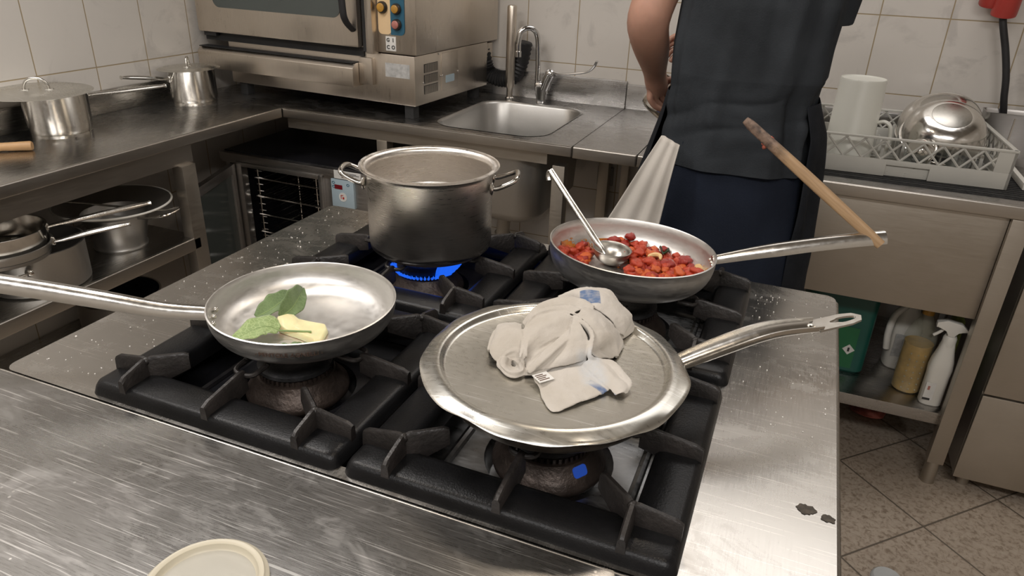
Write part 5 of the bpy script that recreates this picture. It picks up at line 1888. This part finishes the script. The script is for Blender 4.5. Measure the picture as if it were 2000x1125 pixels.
def slab(mb, A, B, bulge, th=.0019, nu=36, nv=14):
    a_, b2 = bez(A, nu), bez(B, nu)
    top, bot = [], []
    pts = [[None] * (nv + 1) for _ in range(nu + 1)]
    for i in range(nu + 1):
        for j in range(nv + 1):
            pts[i][j] = a_[i].lerp(b2[i], j / nv)
    nrm = [[None] * (nv + 1) for _ in range(nu + 1)]
    for i in range(nu + 1):
        for j in range(nv + 1):
            du = pts[min(nu, i + 1)][j] - pts[max(0, i - 1)][j]
            dv_ = pts[i][min(nv, j + 1)] - pts[i][max(0, j - 1)]
            n_ = du.cross(dv_)
            n_ = n_.normalized() if n_.length > 1e-9 else Vector((0, 0, 1))
            if n_.dot(Vector((.15, -.62, .60))) < 0:
                n_ = -n_
            nrm[i][j] = n_
    T_, B_ = [], []
    for i in range(nu + 1):
        rt_, rb_ = [], []
        for j in range(nv + 1):
            v = j / nv
            p = pts[i][j]
            w_ = noise.noise(Vector((p.x * 45 + 7 * bulge, p.y * 45, 3 * v + 1))) * .0013 + noise.noise(p * 110) * .0005
            p = p + nrm[i][j] * (bulge * math.sin(PI * v) + w_ * (0.3 + math.sin(PI * v)))
            p.z = max(p.z, .0012)
            rt_.append(mb.bm.verts.new(p))
            q = p - nrm[i][j] * th
            q.z = max(q.z, .0004)
            rb_.append(mb.bm.verts.new(q))
        T_.append(rt_)
        B_.append(rb_)
    F = mb.bm.faces.new
    for i in range(nu):
        for j in range(nv):
            F((T_[i][j], T_[i + 1][j], T_[i + 1][j + 1], T_[i][j + 1]))
            F((B_[i][j], B_[i][j + 1], B_[i + 1][j + 1], B_[i + 1][j]))
        F((T_[i][0], B_[i][0], B_[i + 1][0], T_[i + 1][0]))
        F((T_[i][nv], T_[i + 1][nv], B_[i + 1][nv], B_[i][nv]))
    for j in range(nv):
        F((T_[0][j], T_[0][j + 1], B_[0][j + 1], B_[0][j]))
        F((T_[nu][j], B_[nu][j], B_[nu][j + 1], T_[nu][j + 1]))


mb = MB()
for A, B, bl in SHEETS:
    slab(mb, [Vector(p) for p in A], [Vector(p) for p in B], bl)
cen = Vector((-.0, .03, 0))
for A in SKIRTS:
    A = [Vector(p) for p in A]
    D = []
    for p in A:
        d = Vector((p.x - cen.x, p.y - cen.y, 0)).normalized() * .006
        D.append(Vector((p.x, p.y, .001)) + d * (1 if p.z > .012 else .3))
    slab(mb, A, D, .002)
# hidden bulk that holds the folds up
for path, r, f_ in (([(-.055, -.045, .002), (-.038, -.018, .006), (-.016, .012, .012), (.008, .036, .016), (.026, .054, .014)], [.012, .022, .030, .032, .022], .55),
                    ([(-.040, .075, .004), (-.010, .085, .010), (.020, .080, .010), (.040, .065, .006)], [.016, .024, .024, .016], .7)):
    roll(mb, path, r, f_)
bm = mb.bm
bmesh.ops.recalc_face_normals(bm, faces=bm.faces)
m, nt, b = new_mat('crumpled_cotton')
b.inputs['Roughness'].default_value = 0.9
b.inputs['Sheen Weight'].default_value = 0.2
vec = coords(nt)
c1 = ramp(nt, noise_tex(nt, vec, 16, 5), [(0.3, (0.42, 0.38, 0.325)), (0.65, (0.50, 0.465, 0.42))]).outputs[0]
gg = nt.nodes.new('ShaderNodeTexCoord')


def patch(pos, half, rot, soft, col, base):
    """printed band: a rectangle of half sizes half about pos, turned by rot in plan"""
    vm = N(nt, 'ShaderNodeVectorMath', operation='SUBTRACT')
    vm.inputs[1].default_value = pos
    nt.links.new(gg.outputs['Object'], vm.inputs[0])
    mp = N(nt, 'ShaderNodeVectorRotate', rotation_type='Z_AXIS')
    mp.inputs['Angle'].default_value = rot
    nt.links.new(vm.outputs[0], mp.inputs['Vector'])
    sp_ = N(nt, 'ShaderNodeSeparateXYZ')
    nt.links.new(mp.outputs[0], sp_.inputs[0])
    prev = None
    for ax_i, h_ in ((0, half[0]), (1, half[1])):
        ab = N(nt, 'ShaderNodeMath', operation='ABSOLUTE')
        nt.links.new(sp_.outputs[ax_i], ab.inputs[0])
        f_ = maprange(nt, ab.outputs[0], h_, h_ + soft, 1.0, 0.0)
        if prev is not None:
            mu = N(nt, 'ShaderNodeMath', operation='MULTIPLY')
            nt.links.new(prev, mu.inputs[0])
            nt.links.new(f_, mu.inputs[1])
            f_ = mu.outputs[0]
        prev = f_
    nf = maprange(nt, noise_tex(nt, vec, 120, 3), .35, .6, .6, 1.0)
    mu = N(nt, 'ShaderNodeMath', operation='MULTIPLY')
    nt.links.new(prev, mu.inputs[0])
    nt.links.new(nf, mu.inputs[1])
    return mixc(nt, mu.outputs[0], base, col)


c2 = patch(Vector((-.2140, .836, 1.04)) - base_pt, (.0125, .016), -.35, .0012, (.085, .14, .26), c1)
c2 = patch(Vector((-.152, .688, 1.000)) - base_pt, (.004, .019), -1.25, .0015, (.10, .15, .27), c2)
c2 = patch(Vector((-.172, .712, 1.004)) - base_pt, (.010, .020), -.5, .008, (.47, .47, .465), c2)
nt.links.new(c2, b.inputs['Base Color'])
bump(nt, b, noise_tex(nt, coords(nt, (1, 1, 1)), 520, 2), .25, .0015)
M['crumple'] = m
ck = mb.build('kitchen_cloth', M['crumple'], None, ang=180)
ck.matrix_local = Matrix.Translation(base_pt)
WM[ck.name] = Matrix.Translation(base_pt)
tag(ck, 'crumpled off-white kitchen cloth with blue stripes on the big pan lid', 'cloth')
md = ck.modifiers.new('weld', 'REMESH')
md.mode = 'VOXEL'
md.voxel_size = .0010
md.use_smooth_shade = True
md = ck.modifiers.new('soften', 'SMOOTH')
md.factor = .5
md.iterations = 3
tx = bpy.data.textures.new('wrinkle', 'CLOUDS')
tx.noise_scale = .018
tx.noise_depth = 2
md = ck.modifiers.new('wrinkle', 'DISPLACE')
md.texture = tx
md.texture_coords = 'LOCAL'
md.strength = .0022
md.mid_level = .5
tg_ = MB().box((-.2215 - .010, .679 - .009, 1.0048), (-.2215 + .010, .679 + .009, 1.0056), 0, Matrix.Identity(4)).build('care_tag', M['paper'], ck, w=True)
for k in range(4):
    MB().box((-.2295, .673 + k * .0035, 1.0056), (-.216 - (k % 2) * .003, .6745 + k * .0035, 1.0059)).build('text_line', M['engrave'], tg_, w=True)
for o in [tg_] + list(tg_.children):
    o.data.transform(Matrix.Translation(base_pt).inverted() @ Matrix.Translation((-.2215, .679, 1.005)) @ Matrix.Rotation(.9, 4, 'Z') @ Matrix.Translation((.2215, -.679, -1.005)) @ Matrix.Translation(base_pt))

# frosted lid on the worktop
fl_ = thing('container_lid', 'frosted plastic container lid lying on the scratched worktop', 'lid', (-.437, .349, ZT))
MB().lathe([(0, .0032), (.0462, .0032), (.0462, .0016), (0, .0016)], 80).build('center_panel', M['lidpanel'], fl_, ang=40)
MB().lathe([(.0462, .0016), (.0462, .0032), (.048, .0045), (.0495, .009), (.052, .0105), (.0545, .0105), (.0555, .0085), (.0575, .0075), (.059, .006), (.059, .0005), (.0575, .0005), (.057, .005), (.0535, .008), (.051, .0085),
            (.049, .003), (.047, .0015), (.0462, .0016)], 80).build('rim', M['lidplastic'], fl_, ang=40)

# salt and crumbs strewn on the range, and two burnt splashes
M['salt'] = flat('salt_grains', (0.78, 0.76, 0.72), 0.6)
mb = MB()
rs_ = random.Random(5)
for k in range(230):
    if k < 150:
        x, y = rs_.uniform(-.965, -.825), .56 + .74 * rs_.random() ** 1.2
    else:
        x, y = rs_.uniform(-.015, .11), 1.27 - .45 * rs_.random() ** 1.3
    r = rs_.uniform(.0005, .0012) * (1.5 if k % 17 == 0 else 1)
    bmesh.ops.create_icosphere(mb.bm, subdivisions=1, radius=r, matrix=Matrix.Translation((x, y, ZT + r * .7)))
tag(mb.build('salt_grains', M['salt']), 'white salt grains strewn over the steel edges of the range', 'salt', kind='stuff')
M['char'] = flat('burnt_splash', (0.05, 0.04, 0.03), 0.6, 0, 0.6, 120)
for (x, y, s_), lab in (((.090, .705, .008), 'larger dark burnt splash on the right edge of the range'), ((.113, .699, .006), 'smaller dark burnt spot at the rolled right edge of the range')):
    mb = MB()
    ps = []
    for k in range(26):
        a = 2 * PI * k / 26
        q = s_ * (1 + .55 * noise.noise(Vector((math.cos(a) * 2.2, math.sin(a) * 2.2, x * 90))))
        ps.append((q * 1.3 * math.cos(a), q * math.sin(a)))
    mb.prism(ps, 0, .0005)
    o = mb.build('burnt_splash', M['char'])
    o.matrix_local = Matrix.Translation((x, y, ZT + .0003))
    tag(o, lab, 'splash')

# ------------------------------------------------------------------ dish rack and dishes
bm_ = thing('rubber_mat', 'black ribbed mat under the grey dish rack', 'mat', (.30, 2.45, .90))
MB().box((.0, 2.175, .9), (.611, 2.74, .904)).build('sheet', M['mat'], bm_, w=True)
mb = MB()
for k in range(28):
    y = 2.18 + k * .02
    mb.box((.0, y, .904), (.611, y + .008, .906))
o = mb.build('ribs', M['mat'], bm_, w=True)
o['kind'] = 'stuff'

RK = Matrix.Translation((.052, 2.213, .9062)) @ Matrix.Rotation(math.radians(2.6), 4, 'Z')
rk = thing('dish_rack', 'grey plastic dishwasher rack with lattice sides full of clean dishes', 'dish rack', mat4=RK)
RW, RD, RH = .50, .46, .107


def rack_side(L, recess, mx, name):
    mb = MB()
    if recess:
        g0_, g1_ = .195, .305
        mb.box((0, 0, 0), (g0_, .009, .046), .0015)
        mb.box((g1_, 0, 0), (L, .009, .046), .0015)
        mb.box((g0_ - .002, 0, .032), (g1_ + .002, .009, .046), .0015)
        mb.box((g0_ - .002, .010, .0), (g1_ + .002, .014, .034))
    else:
        mb.box((0, 0, 0), (L, .009, .046), .0015)
    mb.box((0, -.002, RH - .006), (L, .011, RH), .0015)
    mb.box((L - .045, 0, .044), (L, .009, RH - .004), .0015)
    mb.box((0, 0, .044), (.03, .009, RH - .004), .0015)
    z0, z1 = .045, RH - .005
    n_ = int((L - .07) / .049)
    for k in range(-1, n_ + 1):
        for s_ in (1, -1):
            xa = .03 + k * .049 + (0 if s_ > 0 else .049)
            xb = xa + s_ * .052
            if min(xa, xb) < .02 or max(xa, xb) > L - .03:
                if max(xa, xb) > L - .03 and min(xa, xb) > L - .06:
                    continue
            a_, b2 = Vector((xa, .0045, z0)), Vector((xb, .0045, z1))
            lo, hi = .022, L - .04
            # trim to the open bay
            d2 = b2 - a_
            ts = [0, 1]
            if d2.x > 0:
                ts = [max(0, (lo - a_.x) / d2.x), min(1, (hi - a_.x) / d2.x)]
            else:
                ts = [max(0, (hi - a_.x) / d2.x), min(1, (lo - a_.x) / d2.x)]
            if ts[1] - ts[0] < .15:
                continue
            mb.tube([a_ + d2 * ts[0], a_ + d2 * ts[1]], .0034, 6)
    return mb.build(name, M['rack'], rk, mx=mx)


rack_side(RW, True, Matrix.Identity(4), 'front_wall')
rack_side(RW, False, Matrix.Translation((0, RD - .009, 0)), 'back_wall')
rack_side(RD, False, Matrix.Translation((.009, 0, 0)) @ Matrix.Rotation(PI / 2, 4, 'Z'), 'side_wall')
rack_side(RD, False, Matrix.Translation((RW, 0, 0)) @ Matrix.Rotation(PI / 2, 4, 'Z'), 'side_wall')
mb = MB()
for k in range(11):
    mb.box((.009 + k * .0478, .008, .004), (.013 + k * .0478, RD - .008, .012))
    mb.box((.008, .009 + k * .0436, .004), (RW - .008, .013 + k * .0436, .012))
mb.build('base_grid', M['rack'], rk)
for i in range(7):
    for j in range(6):
        x, y = .06 + i * .063, .07 + j * .064
        if i in (0, 1) and j < 4:
            continue
        MB().rings([[Vector((x + a * q, y + b2 * q, z)) for a, b2 in ((-1, -1), (1, -1), (1, 1), (-1, 1))] for q, z in ((.0042, .008), (.0036, .070), (.002, .073))]).build('peg', M['rack'], rk)

jg = thing('measuring_jug', 'milky plastic jug upside down at the left of the dish rack', 'jug', (.146, 2.345, .9185))
MB().lathe([(.0665, 0), (.0695, 0), (.069, .004), (.0665, .008), (.0630, .226), (.0610, .231), (.0585, .228), (.0, .226), (0, .223), (.0605, .222), (.0645, .008)], 72).build('body', M['jug'], jg, ang=45)
hm = Matrix.Rotation(math.radians(-12), 4, 'Z')
MB().tube(bez([(.063, 0, .112), (.082, 0, .117), (.099, 0, .105), (.105, 0, .07), (.102, 0, .02)], 24), 0, up=(0, 1, 0),
          sec=lambda t: [(.0055 * math.cos(2 * PI * k / 12), .0085 * math.sin(2 * PI * k / 12)) for k in range(12)]).build('handle', M['jug'], jg, mx=hm)


def metal_bowl(label, base, axis, r, h, rb, mt='polish', name='mixing_bowl'):
    q = (-Vector(axis)).normalized().to_track_quat('Z', 'Y').to_matrix().to_4x4()
    t = thing(name, label, 'bowl', mat4=Matrix.Translation(base) @ q)
    prof = bowl_profile(rb, r, h, .0016, 14, 2.0)
    MB().lathe(prof, 80).build('shell', M[mt], t, ang=50)
    MB().lathe([(0, -.0012), (rb * .97, -.0012), (rb, -.0002), (rb * .97, .0006), (0, .0006)], 64).build('base', M['ladle'], t)
    MB().tube([((r + .002) * math.cos(2 * PI * k / 64), (r + .002) * math.sin(2 * PI * k / 64), h) for k in range(64)], .003, 8, closed=True).build('rim', M[mt], t)
    return t


metal_bowl('large shiny steel bowl tipped bottom-up towards the room in the dish rack', (.398, 2.385, 1.063), (.02, -.50, .86), .112, .085, .052)
metal_bowl('second steel bowl leaning behind the large one in the dish rack', (.375, 2.50, 1.075), (-.25, -.35, .9), .115, .085, .05)
metal_bowl('small steel cup lying on its side before the big bowl in the rack', (.312, 2.285, .985), (-.72, -.42, .55), .036, .042, .022, name='metal_cup')
mk = flat('clear_glass', (0.8, 0.82, 0.8), 0.05, 0, 0.02, 5, 0, 60, Transmission_Weight=0.95, IOR=1.3)
for x, y, lab in ((.318, 2.262, 'small clear glass standing behind the rack lattice, under the little steel cup'), (.425, 2.262, 'small clear glass behind the lattice towards the right end of the rack')):
    g_ = MB().lathe([(0, 0), (.024, 0), (.026, .004), (.031, .055), (.0295, .055), (.0245, .007), (0, .006)], 36).build('drinking_glass', mk)
    g_.matrix_local = Matrix.Translation((x, y, .9186))
    tag(g_, lab, 'glass')

bd_ = MB().box((.592, 2.26, .9065), (.606, 2.72, .925), .002).build('cutting_board', M['white'])
tag(root_of(bd_, (.599, 2.45, .9065)), 'thin white board lying at the right side of the dish rack', 'board')
gb = thing('steel_container', 'dull steel container behind the right end of the dish rack', 'container', (.60, 2.695, .906))
MB().rings([[Vector((x, y, z)) for x, y in rrect(-.062 * q, -.040 * q, .10 * q, .044 * q, .012, 4)] for q, z in ((.94, 0), (1, .012), (1.03, .13), (1.07, .133), (1.03, .1335), (.98, .126), (.93, .01))]).build('shell', M['cabinet'], gb, ang=50)
MB().box((.012, -.0435, .03), (.016, -.0405, .12)).build('seam', M['panel'], gb)

# red plug on the wall
pg = thing('industrial_plug', 'red industrial plug in a wall socket above the rack, black cable hanging', 'plug', (.50, YB, 1.36))
MB().box((-.055, -.05, .012), (.045, -.001, .16), .012, None, 3).build('socket_box', M['red'], pg)
MB().lathe([(0, -.010), (.030, -.010), (.033, -.006), (.033, .03), (0, .03)], 32, Matrix.Translation((-.028, -.045, -.010)) @ Matrix.Rotation(.25, 4, 'X')).build('collar', M['red'], pg)
mb = MB()
mb.lathe([(.013, -.040), (.030, -.046), (.0345, -.044), (.0355, -.038), (.0355, .05), (0, .05), (0, -.02), (.012, -.02)], 40, Matrix.Translation((.010, -.075, .0)) @ Matrix.Rotation(.25, 4, 'X'))
mb.build('plug_body', M['red'], pg)
cb = bez([(.508, 2.735, 1.345), (.514, 2.722, 1.30), (.545, 2.72, 1.215), (.568, 2.72, 1.14), (.582, 2.725, 1.075), (.597, 2.735, 1.02), (.61, 2.75, .95), (.612, 2.762, .93)], 40)
cbo = MB().tube([p - Vector((.5, YB, 1.36)) for p in cb], .0105, 12).build('cable', M['black'], pg)
MB().sphere((-.085, -.004, .03), .022, 14, 10, (.9, .25, 1)).build('old_fixing', M['outlet'], pg)

# ------------------------------------------------------------------ shelf under the dishwashing table
zs2 = .2435
gc = thing('canister', 'big dark green plastic canister on the shelf under the table', 'canister', (.235, 2.38, zs2))
mb = MB()
rs = []
for z, q in ((0, .93), (.01, 1), (.26, 1), (.285, .96), (.295, .80)):
    rs.append([Vector((x * q, y * q, z)) for x, y in rrect(-.105, -.125, .105, .125, .03, 5)])
mb.rings(rs)
mb.build('body', M['green'], gc)
MB().box((-.03, -.1262, .02), (.066, -.1250, .165)).build('label', M['greenlabel'], gc)
mb = MB()
mb.box((-.013, -.0010, -.013), (.013, 0, .013), 0, Matrix.Translation((.047, -.1263, .087)) @ Matrix.Rotation(PI / 4, 4, 'Y'))
mb.build('hazard_mark', M['paper'], gc)
mb = MB()
mb.box((.044, -.1282, .080), (.050, -.1272, .094))
mb.build('hazard_symbol', M['ink'], gc)
MB().lathe([(0, .295), (.03, .295), (.03, .318), (0, .318)], 24, Matrix.Translation((-.05, 0, 0))).build('cap', M['greenlabel'], gc)

ob = thing('oil_bottle', 'clear ribbed bottle half full of golden oil on the table shelf', 'bottle', (.466, 2.245, zs2))
prof = [(0, .002), (.036, 0), (.043, .006)]
for k in range(8):
    prof += [(.0445, .012 + k * .02), (.0425, .022 + k * .02)]
prof += [(.0445, .172), (.044, .185), (.036, .215), (.020, .245), (.014, .258), (.014, .27), (0, .27)]
MB().lathe(prof, 48).build('bottle', M['clearplastic'], ob, ang=70)
MB().lathe([(0, .003), (.0395, .004), (.0405, .012), (.0405, .165), (0, .165)], 48).build('oil', M['oil'], ob)
MB().lathe([(0, .262), (.0165, .262), (.0165, .282), (0, .282)], 24).build('cap', M['amber'], ob)
for k in range(3):
    for j in range(7):
        a_ = math.radians(-115 + k * 25)
        MB().sphere((.0445 * math.cos(a_), .0445 * math.sin(a_), .02 + j * .02), .0032, 8, 6).build('dimple', M['clearplastic'], ob)

sb = thing('spray_bottle', 'white trigger spray bottle at the front corner of the table shelf', 'bottle', (.527, 2.186, zs2))
mb = MB()
rs = []
for z, ax_, ay_ in ((0, .028, .022), (.004, .031, .025), (.10, .031, .025), (.125, .033, .026), (.15, .030, .024), (.185, .022, .019), (.215, .017, .016), (.228, .015, .015)):
    rs.append([Vector((ax_ * math.copysign(abs(math.cos(a)) ** .7, math.cos(a)), ay_ * math.copysign(abs(math.sin(a)) ** .7, math.sin(a)), z)) for a in [2 * PI * k / 36 for k in range(36)]])
mb.rings(rs)
mb.build('bottle', M['white'], sb, ang=60)
MB().lathe([(0, .20), (.0185, .20), (.0185, .225), (.015, .232), (0, .232)], 28).build('collar', M['white'], sb)
mb = MB()
mb.prism([(-.045, .255), (-.045, .270), (-.02, .281), (.02, .274), (.038, .258), (.036, .252), (.012, .250), (.010, .232), (-.012, .232), (-.014, .250)], -.011, .011, Matrix.Rotation(PI / 2, 4, 'X'), .003)
hd = mb.build('trigger_head', M['white'], sb)
MB().tube(bez([(-.020, 0, .252), (-.030, 0, .238), (-.044, 0, .224)], 8), .0045, 8).build('trigger', M['white'], hd)
lb_ = MB().box((-.026, -.0262, .02), (.0, -.0250, .08)).build('label', M['paper'], sb)
MB().box((-.026, -.027, .02), (-.006, -.0262, .027)).build('label_band', M['ink'], lb_)
MB().box((-.020, -.027, .055), (-.014, -.0262, .068)).build('label_print', M['rosy'], lb_)

wb = thing('detergent_bottle', 'cream plastic bottle with a moulded handle behind the oil bottle', 'bottle', (.448, 2.40, zs2))
mb = MB()
rs = []
for z, ax_, ay_ in ((0, .042, .05), (.005, .045, .053), (.15, .045, .053), (.19, .034, .042), (.23, .018, .022), (.255, .014, .016)):
    rs.append([Vector((ax_ * math.copysign(abs(math.cos(a)) ** .75, math.cos(a)), ay_ * math.copysign(abs(math.sin(a)) ** .75, math.sin(a)), z)) for a in [2 * PI * k / 36 for k in range(36)]])
mb.rings(rs)
mb.build('body', M['white'], wb, ang=60)
MB().tube(bez([(-.018, -.03, .225), (-.047, -.045, .19), (-.054, -.05, .13), (-.046, -.045, .07)], 16), .011, 10).build('handle', M['white'], wb)
MB().box((-.03, -.0545, .05), (.03, -.0525, .13)).build('label', M['plate'], wb)
MB().lathe([(0, .25), (.017, .25), (.017, .272), (0, .272)], 20).build('cap', M['white'], wb)
yg = MB().rings([[Vector((x, y, z)) for x, y in rrect(-.009, -.05, .009, .05, .003, 3)] for z in (0, .24)]).build('sponge_pack', flat('yellow_green_wrap', (.20, .24, .05), .5, 0, .3, 20))
yg.matrix_local = Matrix.Translation((.567, 2.33, zs2))
tag(yg, 'thin yellow-green package standing by the right table leg', 'package')

wr = MB()
bmesh.ops.create_icosphere(wr.bm, subdivisions=3, radius=1)
for v in wr.bm.verts:
    d = .3 * noise.noise(v.co * 1.8)
    v.co = Vector((v.co.x * .06, v.co.y * .04, (v.co.z + 1) * .015)) * (1 + d)
wr = wr.build('crumpled_wrapper', M['pack'], None, ang=60)
wr.matrix_local = Matrix.Translation((.42, 2.44, 0))
tag(wr, 'crumpled red and white wrapper on the floor under the table shelf', 'wrapper')
dc = MB().lathe([(0, .012), (.034, .012), (.038, .008), (.040, 0), (0, 0)], 40).build('bottle_cap', M['stone'])
dc.matrix_local = Matrix.Translation((.438, 1.642, 0))
tag(dc, 'pale grey round cap on the tiled floor at the bottom edge of the view', 'cap')
